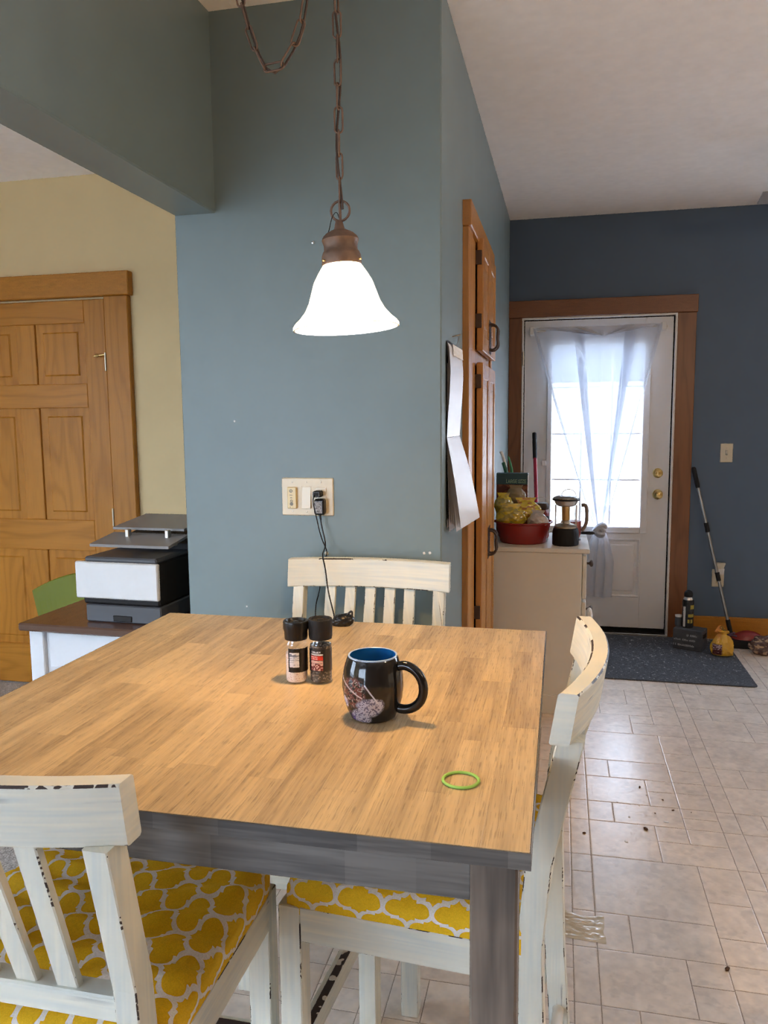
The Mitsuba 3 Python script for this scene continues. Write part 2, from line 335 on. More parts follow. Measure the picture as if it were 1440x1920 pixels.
single('floor', box(-4.4, LX+0.02, -2.7, CY+0.05, -0.06, 0.004), 'carpet', kind='structure', label='grey carpet of the side room, at the foot of the pine door')
# base trims
single('baseboard_back', box(0.80, 3.48, DY-0.018, DY, 0, 0.145, 0.004), 'oak_y' if False else 'pine_x', kind='structure', label='orange wooden baseboard below the dark blue wall')
single('baseboard_front', box(LX, WX, WY-0.014, WY, 0, 0.10, 0.003), 'pine_x', kind='structure')

# ------------------------------------------------------------------ exterior door, its casing
trim = thing('trim_1', 'dark reddish-brown wooden casing around the white door', None, None, 'structure')
part(trim, 'header', box(-0.338, 0.803, DY-0.030, DY+0.002, 2.037, 2.142, 0.003), 'cherry_x')
part(trim, 'casing', box(-0.3345, -0.250, DY-0.022, DY+0.002, 0, 2.037, 0.003), 'cherry_z', uv=(0.2, 0.3))
part(trim, 'casing', box(0.683, 0.797, DY-0.022, DY+0.002, 0, 2.037, 0.003), 'cherry_z', uv=(0.7, 0.8))
door = thing('door_1', 'white exterior door with a large glazed window and sheer curtain', None, None, 'structure')
part(door, 'frame', cat(box(-0.252, -0.240, DY-0.024, DY+0.12, 0.0, 2.036, 0.002), box(0.676, 0.688, DY-0.024, DY+0.12, 0.0, 2.036, 0.002), box(-0.252, 0.688, DY-0.024, DY+0.12, 2.024, 2.036, 0.002)), 'white_trim')
part(door, 'gasket', cat(box(0.670, 0.676, DY+0.012, DY+0.05, 0.02, 2.024), box(-0.240, -0.236, DY+0.012, DY+0.05, 0.02, 2.024), box(-0.24, 0.676, DY+0.012, DY+0.05, 2.019, 2.024), box(-0.24, 0.676, DY+0.02, DY+0.06, 0.012, 0.046)), 'black_gap')
part(door, 'sill', cat(box(-0.25, 0.688, DY-0.03, DY+0.14, -0.002, 0.014, 0.003)), 'steel')
SX0, SX1, SZ0, SZ1, SY = -0.235, 0.669, 0.044, 2.018, DY+0.004
GX0, GX1, GZ0, GZ1 = -0.068, 0.510, 0.695, 1.868
def ring_slab(x0, x1, z0, z1, a0, a1, c0, c1, y0, y1, b=0.002):
    return cat(box(x0, a0, y0, y1, z0, z1, b), box(a1, x1, y0, y1, z0, z1, b), box(a0-.001, a1+.001, y0, y1, z0, c0, b), box(a0-.001, a1+.001, y0, y1, c1, z1, b))
part(door, 'slab', ring_slab(SX0, SX1, SZ0, SZ1, GX0, GX1, GZ0, GZ1, SY, SY+0.042), 'door_white')
part(door, 'glazing_frame', ring_slab(GX0-0.022, GX1+0.034, GZ0-0.032, GZ1+0.034, GX0+0.010, GX1-0.010, GZ0+0.010, GZ1-0.010, SY-0.013, SY+0.004, 0.004), 'door_white')
# six panes between the bars
vx = [GX0+0.010, GX0+0.010+(GX1-GX0-0.02)/3, GX0+0.010+2*(GX1-GX0-0.02)/3, GX1-0.010]; hz = [GZ0+0.010, 1.005, 1.300, 1.596, GZ1-0.010]
for z in hz[1:-1]: part(door, 'glazing_bar', box(vx[0], vx[3], SY+0.012, SY+0.030, z-0.005, z+0.005, 0.002), 'door_white')
for x in vx[1:-1]: part(door, 'glazing_bar', box(x-0.005, x+0.005, SY+0.0125, SY+0.0295, hz[0], hz[-1], 0.002), 'door_white')
for i in range(3):
    for j in range(4):
        V = np.array([[vx[i], SY+0.022, hz[j]], [vx[i+1], SY+0.022, hz[j]], [vx[i+1], SY+0.022, hz[j+1]], [vx[i], SY+0.022, hz[j+1]]])
        part(door, 'pane', trimesh.Trimesh(V, [[0, 1, 2], [0, 2, 3]], process=False), 'glass')
def raised(x0, x1, z0, z1, y):
    """Raised field with a sunk moulding, its front towards -y."""
    R = []
    for d, e in ((0, 0.0), (0.006, -0.006), (0.016, -0.002), (0.022, 0.003), (0.030, 0.003), (0.045, -0.003), (0.046, -0.003)):
        R.append([[x0+d, y+e, z0+d], [x1-d, y+e, z0+d], [x1-d, y+e, z1-d], [x0+d, y+e, z1-d]])
    tri, _ = loft(R); return trimesh.Trimesh(tri.reshape(-1, 3), np.arange(len(tri)*3).reshape(-1, 3), process=False)
part(door, 'panel', raised(0.262, 0.508, 0.245, 0.628, SY-0.0005), 'door_white')
part(door, 'panel', raised(-0.075, 0.171, 0.245, 0.628, SY-0.0005), 'door_white')
kn = part(door, 'knob', xf(lathe([(0, 0), (.030, 0), (.032, .004), (.027, .009), (.013, .012), (.011, .030), (.022, .036), (.027, .046), (.025, .056), (.016, .062), (0, .063)], 32), rx=math.pi/2, loc=(0.604, SY, 0.916)), 'brass', smooth=40)
part(door, 'deadbolt', xf(lathe([(0, 0), (.029, 0), (.031, .005), (.026, .011), (.012, .014), (.012, .022), (0, .023)], 32), rx=math.pi/2, loc=(0.601, SY, 1.051)), 'brass', smooth=40)
part(door, 'thumb_turn', box(0.597, 0.605, SY-0.034, SY-0.02, 1.038, 1.064, 0.002), 'brass')
for z in (0.30, 1.02, 1.78): part(door, 'hinge', cat(cyl((-0.243, DY-0.028, z-0.045), (-0.243, DY-0.028, z+0.045), 0.006), box(-0.245, -0.239, DY-0.026, DY+0.004, z-0.045, z+0.045)), 'pewter')
# curtain rod, curtain
rod = thing('curtain_rod', 'thin white curtain rod across the top of the white door', 'curtain rod')
part(rod, 'rod', cyl((-0.205, 5.138, 1.945), (0.625, 5.138, 1.952), 0.006, 12), 'white_trim')
part(rod, 'bracket', cat(box(-0.203, -0.175, 5.128, SY, 1.925, 1.972, 0.003)), 'white_plastic'); part(rod, 'bracket', box(0.590, 0.618, 5.128, SY, 1.932, 1.979, 0.003), 'white_plastic')
cur = thing('curtain', 'white sheer curtain tied in a knot at the middle of the white door', 'curtain')
KX, KZ = 0.246, 0.700
FU = [0, .035, .065, .10, .33, .375, .42, .75, .80, .85, .90, .93, .965, 1.0]
FX_ = [0.02, 0.0, 0.03, .08, .40, .315, .405, .81, .715, .81, .92, .96, 1.0, .975]
FD = [-.008, -.003, 0, 0, 0, -.006, -.012, 0, -.006, -.012, -.003, 0, 0, -.008]
def curtain_sheet(nu=340, nv=90, z0=1.962, z1=KZ+0.02, y=5.132):
    V, F = [], []
    for j in range(nv+1):
        v = j/nv; z = z0+(z1-z0)*v
        L0, R0 = -0.182, 0.598
        w = (1-v)**0.94
        xl, xr = KX-0.030-(KX-0.030-L0)*w, KX+0.034+(R0-KX-0.034)*w
        for i in range(nu+1):
            u = i/nu; gather = min(1, v*1.5)
            ph = 2*math.pi*(7.0*u+0.45*math.sin(5*u+1.0))
            # two narrow folds, each three layers deep, and soft ripples between them
            uu = float(np.interp(u, FU, FX_)); dy = float(np.interp(u, FU, FD))
            uu += 0.012*gather*math.sin(ph)
            x = xl+(xr-xl)*uu
            yy = y+(0.003+0.008*min(1, v*2)*(1-0.5*v))*math.cos(ph)+dy-0.008*v
            V.append((x, yy, z+0.002*math.sin(9*u)))
    for j in range(nv):
        for i in range(nu):
            a = j*(nu+1)+i; F += [[a, a+1, a+nu+2], [a, a+nu+2, a+nu+1]]
    return trimesh.Trimesh(V, F, process=False)
part(cur, 'sheet', curtain_sheet(), 'sheer', smooth=True)
part(cur, 'rod_pocket', curtain_sheet(340, 6, 1.966, 1.905, 5.122), 'sheer_hem', smooth=True)
kv = []
for s in range(3):
    a = np.linspace(0, 2*np.pi, 60)
    P = np.stack([KX+0.004+(0.034-0.004*s)*np.cos(a)*(1.0), 5.095+0.022*np.sin(a), KZ+0.000-0.016*s+0.030*np.sin(a+0.5*s)*np.cos(a*0.5+s)+0.012*np.cos(a)], 1)
    kv.append(tube(P[:-1], 0.014-0.001*s, 10, closed=True))
part(cur, 'knot', cat(*kv, sphere_lump((KX+0.004, 5.10, KZ-0.012), (0.024, 0.018, 0.034), 5, 0.3, 3, 3)), 'knot_cloth', smooth=True)
def tail(nu=90, nv=40):
    V, F = [], []
    for j in range(nv+1):
        v = j/nv; z = KZ-0.02+(0.255-KZ+0.02)*v; w = 0.030+0.060*min(1, v*2.2)**0.7; cx = KX+0.006-0.016*v
        for i in range(nu+1):
            u = i/nu; ph = 2*math.pi*(3.3*u)
            V.append((cx-w+2*w*(u+0.05*math.sin(ph)), 5.128+0.016*math.cos(ph)*(0.6+0.4*v), z+0.004*math.sin(6*u)))
    for j in range(nv):
        for i in range(nu):
            a = j*(nu+1)+i; F += [[a, a+1, a+nu+2], [a, a+nu+2, a+nu+1]]
    return trimesh.Trimesh(V, F, process=False)
part(cur, 'tail', tail(), 'sheer_hem', smooth=True)
single('door_sensor', cat(box(-0.118, -0.088, SY-0.016, SY, 1.095, 1.130, 0.003), box(-0.085, -0.076, SY-0.012, SY, 1.100, 1.125, 0.002)), 'white_plastic', 'small white plastic catch on the white door, left of its window', 'door catch')

# ------------------------------------------------------------------ outside the door
single('ground', box(-40, 40, DY+0.16, 90, -0.52, -0.40), 'plain_wall', kind='structure')
deck = thing('porch', 'pale wooden porch and railing outside the white door', 'porch')
mat('porch_wood', (0.52, 0.50, 0.47), 0.7, 0.2); mat('porch_paint', (0.22, 0.23, 0.25), 0.7, 0.2)
for i in range(13): part(deck, 'board', box(-1.4, 2.2, DY+0.17+i*0.145, DY+0.17+i*0.145+0.138, -0.10, -0.06, 0.004), 'porch_wood')
for x in (-1.2, 0.62, 2.1): part(deck, 'post', box(x-0.045, x+0.045, 6.95, 7.04, -0.4, 0.66, 0.005), 'porch_wood')
for z in (0.05, 0.62): part(deck, 'rail', box(-1.3, 2.2, 6.96, 7.03, z-0.03, z+0.03, 0.005), 'porch_wood')
for i in range(24):
    x = -1.12+i*0.14; part(deck, 'baluster', box(x-0.014, x+0.014, 6.98, 7.01, 0.08, 0.59), 'porch_wood')
mat('siding', (0.060, 0.066, 0.075), 0.8, 0.2)
hs = thing('garage', 'pale building standing beyond the porch', 'building')
part(hs, 'wall', box(-7.0, 8.0, 14.2, 20.0, -0.4, 2.06), 'white_trim')
part(hs, 'roof', hull([(-7.4, 13.8, 2.02), (8.4, 13.8, 2.02), (-7.4, 20.4, 2.02), (8.4, 20.4, 2.02), (-7.4, 17, 4.0), (8.4, 17, 4.0)]), 'siding'); part(hs, 'garage_door', box(-1.2, 1.2, 14.15, 14.2, -0.4, 1.7), 'porch_wood')

# ------------------------------------------------------------------ pine door of the side room
trim2 = thing('trim_2', 'honey pine casing around the six-panel pine door', None, None, 'structure')
FY = CY
part(trim2, 'header', box(-3.35, -2.070, FY-0.046, FY+0.002, 2.020, 2.135, 0.004), 'pine_x')
part(trim2, 'casing', box(-2.215, -2.085, FY-0.034, FY+0.002, 0.0, 2.020, 0.004), 'pine_z', uv=(0.15, 0.55))
part(trim2, 'casing', box(-3.30, -3.13, FY-0.034, FY+0.002, 0.0, 2.020, 0.004), 'pine_z', uv=(0.9, 0.1))
d2 = thing('door_2', 'honey pine door with raised panels in the cream wall', None, None, 'structure')
DX0, DX1 = -3.125, -2.218
fy = FY-0.025
def stile(x0, x1, z0, z1, m, uv, nm): part(d2, nm, box(x0, x1, fy, FY+0.03, z0, z1, 0.003), m, uv=uv)
stile(DX1-0.115, DX1, 0.01, 2.008, 'pine_z', (0.3, 0.2), 'stile'); stile(DX0, DX0+0.115, 0.01, 2.008, 'pine_z', (0.6, 0.4), 'stile')
mx = (DX0+DX1)/2
for z0, z1, t in ((1.895, 2.008, .1), (1.475, 1.595, .4), (0.74, 0.90, .7), (0.01, 0.225, .9)): stile(DX0+0.115, DX1-0.115, z0, z1, 'pine_x', (t, 1-t), 'rail')
for z0, z1, t in ((1.595, 1.895, .2), (0.90, 1.475, .5), (0.225, 0.74, .8)): stile(mx-0.055, mx+0.055, z0, z1, 'pine_z', (t, t), 'mullion')
def pinepanel(x0, x1, z0, z1):
    R = []
    for d, e in ((0, 0.010), (0.004, 0.016), (0.010, 0.021), (0.028, 0.021), (0.048, 0.004), (0.049, 0.004)):
        R.append([[x0+d, fy+e, z0+d], [x1-d, fy+e, z0+d], [x1-d, fy+e, z1-d], [x0+d, fy+e, z1-d]])
    tri, _ = loft(R); return trimesh.Trimesh(tri.reshape(-1, 3), np.arange(len(tri)*3).reshape(-1, 3), process=False)
for z0, z1 in ((1.595, 1.895), (0.90, 1.475), (0.225, 0.74)):
    for x0, x1 in ((DX0+0.115, mx-0.055), (mx+0.055, DX1-0.115)):
        part(d2, 'panel', pinepanel(x0, x1, z0, z1), 'pine_z', uv=(rng.random(), rng.random()))
for z in (1.70, 0.92, 0.25): part(d2, 'hinge', cat(cyl((DX1+0.001, fy-0.010, z-0.045), (DX1+0.001, fy-0.010, z+0.045), 0.006, 14), box(DX1-0.002, DX1+0.004, fy-0.006, FY, z-0.045, z+0.045)), 'pewter')
part(d2, 'door_stop', cat(cyl((DX1, fy-0.012, 1.735), (DX1-0.052, fy-0.028, 1.727), 0.004, 10), cyl((DX1-0.030, fy-0.022, 1.731), (DX1-0.042, fy-0.026, 1.729), 0.009, 12)), 'brass')

# ------------------------------------------------------------------ pantry built into the corner wall
pan = thing('pantry_cabinet', 'honey oak built-in pantry cabinet with four doors on the blue wall', 'cabinet')
px0, px1 = WX-0.005, WX+0.022
part(pan, 'header', box(px0, WX+0.030, 2.735, 3.675, 2.050, 2.135, 0.003), 'oak_y')
part(pan, 'casing', box(px0, px1, 2.74, 2.855, 0.02, 2.05, 0.003), 'oak_z', uv=(.2, .6)); part(pan, 'casing', box(px0, px1, 3.60, 3.665, 0.02, 2.05, 0.003), 'oak_z', uv=(.5, .1))
part(pan, 'face_frame', cat(box(px0, px1-0.006, 2.862, 3.0, 0.02, 2.05, 0.003), box(px0, px1-0.008, 3.0, 3.6, 1.60, 1.665, 0.002), box(px0, px1-0.008, 3.0, 3.6, 2.03, 2.05), box(px0, px1-0.008, 3.0, 3.6, 0.02, 0.12)), 'oak_z', uv=(.8, .3))
part(pan, 'recess', box(px0, WX+0.004, 2.99, 3.61, 0.05, 2.04), 'black_gap')
def pdoor(y0, y1, z0, z1, up_, hy):
    x0, x1 = WX+0.020, WX+0.045
    t = (rng.random(), rng.random())
    d = part(pan, 'door', box(x0, x1, y0, y0+0.055, z0, z1, 0.003), 'oak_z', uv=t); part(d, 'stile', box(x0, x1, y1-0.055, y1, z0, z1, 0.003), 'oak_z', uv=t)
    [part(d, 'rail', box(x0, x1, y0+0.055, y1-0.055, za, za+0.06, 0.003), 'oak_y', uv=t) for za in (z1-0.06, z0)]
    tri, _ = loft([[[x1-e, y0+0.055+q, z0+0.06+q], [x1-e, y1-0.055-q, z0+0.06+q], [x1-e, y1-0.055-q, z1-0.06-q], [x1-e, y0+0.055+q, z1-0.06-q]] for q, e in ((0, .004), (.006, .012), (.012, .012), (.035, .003), (.036, .003))])
    part(d, 'panel', trimesh.Trimesh(tri.reshape(-1, 3), np.arange(len(tri)*3).reshape(-1, 3), process=False), 'oak_z', uv=t)
    zc = z0+0.075 if up_ else z1-0.75
    if not up_: zc = 0.885
    hp = smooth_path([(x1, hy, zc-0.048), (x1+0.024, hy, zc-0.046), (x1+0.032, hy, zc-0.036), (x1+0.032, hy, zc), (x1+0.032, hy, zc+0.036), (x1+0.024, hy, zc+0.046), (x1, hy, zc+0.048)], 6)
    part(d, 'handle', cat(tube(hp, 0.0045, 8), box(x1, x1+0.003, hy-0.012, hy+0.012, zc-0.066, zc+0.066, 0.001)), 'dark_bronze', smooth=50)
    ye = y0 if hy > (y0+y1)/2 else y1; s = -1 if hy > (y0+y1)/2 else 1
    for z in ((z0+0.11, z1-0.07) if up_ else (z0+0.55, z1-0.07)):
        part(d, 'hinge', box(x0-0.004, x1-0.006, min(ye, ye+s*0.006), max(ye, ye+s*0.006), z-0.026, z+0.026, 0.001), 'dark_bronze')
pdoor(3.003, 3.285, 1.655, 2.065, True, 3.262); pdoor(3.292, 3.572, 1.655, 2.065, True, 3.315)
pdoor(3.003, 3.285, 0.10, 1.612, False, 3.262); pdoor(3.292, 3.572, 0.10, 1.612, False, 3.315)

# ------------------------------------------------------------------ wall calendar at the corner
cal = thing('wall_calendar', 'open paper wall calendar hanging by the corner of the blue wall', 'calendar')
def cal_page(z0, z1, near, far, y0=2.335, y1=2.625, n=14):
    V, F = [], []
    for j in range(n+1):
        v = j/n
        for i in range(5):
            u = i/4; x = WX+0.002+np.interp(v, np.linspace(0, 1, len(near)), near)*(1-u)+np.interp(v, np.linspace(0, 1, len(far)), far)*u
            V.append((x, y0+(y1-y0)*u, z0+(z1-z0)*v))
    for j in range(n):
        for i in range(4):
            a = j*5+i; F += [[a, a+1, a+6], [a, a+6, a+5]]
    return trimesh.Trimesh(V, F, process=False)
for k in range(5):
    e = k/4
    part(cal, 'upper_page', cal_page(1.628-0.003*k, 1.346, np.array([.006, .010, .008, .004, .001])*(0.25+1.0*e), np.array([.008, .012, .010, .006, .003])*(0.25+1.0*e)), 'paper', smooth=True)
for k in range(7):
    e = k/6
    part(cal, 'lower_page', cal_page(1.345, 1.072-0.012*math.sin(k*2.1), np.array([.001, .014, .025, .034, .043])*(0.04+1.0*e), np.array([.003, .024, .042, .056, .068])*(0.1+0.95*e)), 'paper', smooth=True)
part(cal, 'cover_edge', cal_page(1.632, 1.10, np.array([.003, .002, .001, .001, .002, .004]), np.array([.003, .002, .001, .001, .002, .004]), 2.333, 2.627), 'black_matte', label='dark back cover of the calendar')
part(cal, 'header_strip', cal_page(1.626, 1.592, np.array([.0095, .0125]), np.array([.0125, .0150]), 2.40, 2.62, 4), 'white_matte')
single('nail', cat(cyl((WX-0.004, 2.48, 1.655), (WX+0.026, 2.48, 1.662), 0.0022, 8), tube(smooth_path([(WX+0.018, 2.48, 1.66), (WX+0.016, 2.50, 1.646), (WX+0.012, 2.48, 1.628)], 5), 0.0012, 6)), 'steel', 'steel nail holding up the calendar by the corner', 'nail')

# ------------------------------------------------------------------ dresser and what stands on it
dr_ = thing('dresser', 'cream painted dresser beside the white door, its bare side towards the table', 'dresser')
DX, Dy0, Dy1, DZ = 0.128, 3.69, 4.20, 0.800
part(dr_, 'top', box(WX+0.012, DX+0.012, Dy0-0.012, Dy1, DZ-0.022, DZ, 0.004), 'dresser_paint')
part(dr_, 'body', box(WX+0.012, DX-0.022, Dy0, Dy1-0.01, 0.02, DZ-0.022, 0.003), 'dresser_paint')
part(dr_, 'plinth', box(WX+0.012, DX-0.004, Dy0-0.008, Dy1-0.01, 0, 0.095, 0.004), 'dresser_paint')
for z0, z1 in ((0.56, 0.765), (0.33, 0.545), (0.105, 0.315)):
    d = part(dr_, 'drawer', box(DX-0.020, DX, Dy0+0.012, Dy1-0.03, z0, z1, 0.004), 'dresser_paint')
    part(d, 'knob', xf(lathe([(0, 0), (.013, 0), (.014, .003), (.006, .006), (.006, .016), (.015, .022), (.017, .028), (.012, .034), (0, .036)], 24), ry=math.pi/2, loc=(DX, 3.86, (z0+z1)/2+0.04)), 'dark_bronze', smooth=40)
single('dish_cloth', sphere_lump((DX+0.020, 3.79, 0.462), (0.014, 0.026, 0.038), 9, 0.25, 3, 3), 'white_matte', 'white crumpled cloth hanging on the dresser front', 'cloth', smooth=True)

# red basin
bas = thing('basin', 'dark red plastic basin full of yellow bags on the dresser', 'basin')
def basin_prof():
    return [(0, 0), (.120, 0), (.128, .006), (.150, .085), (.153, .098), (.165, .103), (.166, .108), (.158, .110), (.150, .106), (.144, .098), (.122, .010), (0, .008)]
bm = lathe(basin_prof(), 56); bm.apply_scale([0.86, 0.80, 0.96]); bm.apply_translation((-0.172, 3.86, DZ))
part(bas, 'bowl', bm, 'red_plastic', smooth=40)
mat('yellow_bag', lambda p, n, uv: mix(mi.Color3f(0.50, 0.36, 0.015), mi.Color3f(0.30, 0.24, 0.06), smoothstep(0.45, 0.65, fbm(p.x*40, p.y*40, p.z*60, 3))), 0.22, 0.6, clearcoat=0.8, clearcoat_gloss=0.95)
def bag_red(p, n, uv):
    r = smoothstep(0.62, 0.66, noise(p.x*75+3, p.y*40, p.z*110)); return mix(mi.Color3f(0.52, 0.38, 0.012), mi.Color3f(0.28, 0.07, 0.02), r*0.8)
mat('printed_bag', bag_red, 0.22, 0.6, clearcoat=0.8, clearcoat_gloss=0.95)
def bag(name, loc, r, seed, m, label, group=None, rz=0.0, tilt=0.0, amp=0.22):
    k = thing(name, label, 'food bag', group)
    b = sphere_lump((0, 0, 0), r, seed, amp, 2.2, 4)
    v = b.vertices; cr = meshkit.fbm(v*np.array([60, 60, 60])+seed, 3, seed=seed)-0.5; b.vertices = v*(1+0.12*cr)[:, None]
    part(k, 'pouch', xf(b, rz, loc, rx=tilt), m, smooth=35)
    s = hull([(-r[0]*0.5, -0.002, 0), (r[0]*0.5, -0.002, 0), (-r[0]*0.7, 0.002, r[2]*0.45), (r[0]*0.7, 0.002, r[2]*0.45), (-r[0]*.5, .002, 0), (r[0]*.5, .002, 0)])
    part(k, 'sealed_end', xf(s, rz, (loc[0], loc[1], loc[2]+r[2]*0.82), rx=tilt), m)
    return k
bag('noodle_bag', (-0.228, 3.812, 0.922), (0.070, 0.040, 0.056), 3, 'yellow_bag', 'lower clear bag with yellow contents at the front of the red basin')
bag('noodle_bag', (-0.162, 3.880, 0.945), (0.074, 0.036, 0.056), 4, 'printed_bag', 'yellow printed bag leaning right in the red basin', rz=0.2)
bag('noodle_bag', (-0.272, 3.910, 0.975), (0.046, 0.042, 0.048), 6, 'yellow_bag', 'topmost yellow bag in the red basin, against the pantry')
mat('cloudy_bag', (0.50, 0.48, 0.50), 0.2, 0.6, clearcoat=1.0, clearcoat_gloss=0.95)
bag('plastic_bag', (-0.100, 3.812, 0.912), (0.050, 0.034, 0.040), 8, 'cloudy_bag', 'cloudy white plastic bag at the right end of the red basin', rz=-0.3)
mat('tan_bag', (0.22, 0.16, 0.085), 0.3, 0.5)
bag('paper_bag', (-0.215, 3.99, 1.010), (0.05, 0.035, 0.045), 12, 'tan_bag', 'tan paper bag behind the yellow bags in the basin')

# carton LARGE SIZE
mat('carton_red', lambda p, n, uv: mix(mi.Color3f(0.075, 0.014, 0.009), mi.Color3f(0.17, 0.055, 0.02), smoothstep(0.52, 0.62, fbm(p.x*30, p.z*45, 2, 3))), 0.4, 0.5)
mat('carton_teal', (0.020, 0.060, 0.075), 0.4, 0.5); mat('carton_navy', (0.018, 0.035, 0.06), 0.4, 0.5); mat('teal_print', (0.20, 0.30, 0.22), 0.5, 0.3); mat('tan_print', (0.30, 0.12, 0.05), 0.5, 0.3)
ct = thing('carton', 'dark red carton with LARGE SIZE on its teal top band, behind the red basin', 'box')
part(ct, 'box', box(-0.318, -0.160, 4.04, 4.10, DZ, 1.123, 0.002), 'carton_red')
part(ct, 'band', box(-0.3185, -0.1595, 4.0392, 4.1008, 1.066, 1.1235, 0.001), 'carton_teal')
part(ct, 'side', box(-0.1605, -0.1592, 4.043, 4.10, DZ+0.002, 1.110), 'white_matte')
def text(s, h, loc, rz=0.0, depth=0.0012, bold=True):
    m = meshkit.text_mesh(s, h, depth, bold); m.apply_transform(trimesh.transformations.euler_matrix(math.pi/2, 0, 0)); m.apply_transform(trimesh.transformations.euler_matrix(0, 0, rz)); m.apply_translation(loc); return m
tm = text('LARGE SIZE', 0.018, (0, 0, 0)); w_ = np.ptp(tm.vertices[:, 0]); tm.apply_scale([0.100/w_, 1, 1]); tm.apply_translation((-0.270, 4.0392, 1.074))
part(ct, 'lettering', tm, 'teal_print')
single('carton', box(-0.325, -0.262, 4.02, 4.036, 1.0, 1.134, 0.002), 'carton_navy', 'dark blue thin carton corner against the pantry, in front of the red carton', 'box') if False else None
cb = thing('dish_brush', 'green and white dish brush standing behind the dark red carton', 'brush')
part(cb, 'handle', tube(smooth_path([(-0.262, 4.13, 0.84), (-0.268, 4.13, 1.02), (-0.276, 4.13, 1.13), (-0.296, 4.13, 1.215), (-0.304, 4.13, 1.232)], 6), [0.008]*25, 10), 'white_plastic', smooth=True)
mat('green_dark', (0.015, 0.105, 0.06), 0.4, 0.5); mat('green_leaf', (0.04, 0.22, 0.07), 0.4, 0.5)
part(cb, 'grip', tube(smooth_path([(-0.266, 4.129, 1.08), (-0.279, 4.129, 1.14), (-0.290, 4.129, 1.175)], 6), 0.0105, 10), 'green_dark', smooth=True)
single('kitchen_tongs', tube(smooth_path([(-0.243, 4.14, 0.84), (-0.244, 4.14, 1.05), (-0.247, 4.14, 1.13), (-0.257, 4.14, 1.18), (-0.266, 4.14, 1.205)], 6), np.r_[np.full(16, 0.009), np.linspace(0.009, 0.004, 9)], 10), 'green_leaf', 'green plastic handle standing right of the dish brush', 'utensil', smooth=True)
# candle jar
cj = thing('candle_jar', 'dark red candle jar with a wire handle, between carton and lantern', 'jar')
jx, jy = -0.092, 4.02
part(cj, 'jar', lathe([(0, 0), (.037, 0), (.042, .008), (.042, .125), (.036, .137), (.034, .145), (0, .145)], 32, (jx, jy, DZ)), 'red_plastic', smooth=40)
part(cj, 'lid', lathe([(0, .145), (.038, .145), (.040, .150), (.040, .168), (.034, .176), (0, .178)], 32, (jx, jy, DZ)), 'dark_bronze', smooth=40)
part(cj, 'label', lathe([(.0425, .030), (.0425, .112)], 32, (jx, jy, DZ)), 'black')
a = np.linspace(0, math.pi, 24)
part(cj, 'wire', tube(np.stack([jx+0.040*np.cos(a), jy+0*a, DZ+0.165+0.040*np.sin(a)], 1), 0.0015, 6), 'steel')
# camping lantern
lt = thing('camping_lantern', 'camping lantern with a black base, glass globe and steel cap at the dresser corner', 'lantern')
lx, ly = 0.030, 3.80
part(lt, 'base', lathe([(0, 0), (.058, 0), (.062, .005), (.062, .060), (.058, .078), (.052, .083), (0, .083)], 40, (lx, ly, DZ)), 'black_matte', smooth=35)
part(lt, 'reflector', lathe([(0, .083), (.052, .083), (.054, .090), (.046, .098), (.024, .104), (.018, .116), (.012, .120), (0, .120)], 40, (lx, ly, DZ)), 'pewter', smooth=35)
part(lt, 'tube', lathe([(0, .120), (.018, .120), (.018, .184), (.022, .192), (0, .192)], 24, (lx, ly, DZ)), 'amber_metal', smooth=35)
for s in (-1, 1): part(lt, 'strut', box(lx+s*0.048-0.003, lx+s*0.048+0.003, ly-0.005, ly+0.005, DZ+0.088, DZ+0.192, 0.001), 'chrome')
part(lt, 'globe', lathe([(.044, .098), (.047, .125), (.047, .170), (.042, .188)], 40, (lx, ly, DZ)), 'glass', smooth=True)
part(lt, 'cap', lathe([(0, .186), (.034, .186), (.046, .192), (.056, .212), (.060, .214), (.060, .226), (.048, .232), (.030, .237), (0, .238)], 40, (lx, ly, DZ)), 'steel', smooth=35)
part(lt, 'rim', torus(0.060, 0.0045, (lx, ly, DZ+0.218)), 'black')
part(lt, 'handle', tube(np.stack([lx+0.012+0.034*np.cos(a), ly+0*a, DZ+0.232+0.034*np.sin(a)], 1), 0.0016, 6), 'steel')
# glass pitcher behind the lantern
pt = thing('glass_pitcher', 'glass pitcher with red contents and a side handle, behind the lantern', 'pitcher')
qx, qy = 0.058, 3.965
part(pt, 'jug', lathe([(.040, .004), (.050, .030), (.052, .130), (.048, .165), (.050, .186)], 40, (qx, qy, DZ)), 'glass', smooth=True)
mat('red_liquid', (0.24, 0.030, 0.022), 0.3, 0.5)
part(pt, 'contents', lathe([(0, .006), (.037, .006), (.046, .030), (.047, .095), (0, .096)], 32, (qx, qy, DZ)), 'red_liquid', smooth=40)
mat('brown_horn', (0.16, 0.115, 0.085), 0.35, 0.5)
part(pt, 'handle', tube(smooth_path([(qx+.048, qy, DZ+.172), (qx+.066, qy, DZ+.172), (qx+.074, qy, DZ+.140), (qx+.070, qy, DZ+.08), (qx+.050, qy, DZ+.045)], 6), 0.0085, 10), 'brown_horn', smooth=True)
part(pt, 'base', lathe([(0, 0), (.046, 0), (.048, .006), (0, .007)], 32, (qx, qy, DZ)), 'black')
sp = thing('cooking_ladle', 'black-handled ladle lying on the dresser top behind the lantern', 'ladle')
part(sp, 'handle', tube(smooth_path([(0.085, 4.12, DZ+.012), (0.12, 4.115, DZ+.014), (0.150, 4.11, DZ+.015), (0.178, 4.105, DZ+.015)], 5), np.r_[np.linspace(.006, .009, 12), .0085, .008, .006, .003], 10), 'black', smooth=True)
part(sp, 'bowl', sphere_lump((0.055, 4.125, DZ+0.011), (0.036, 0.026, 0.010), 2, 0.03, 2, 3), 'steel', smooth=True)
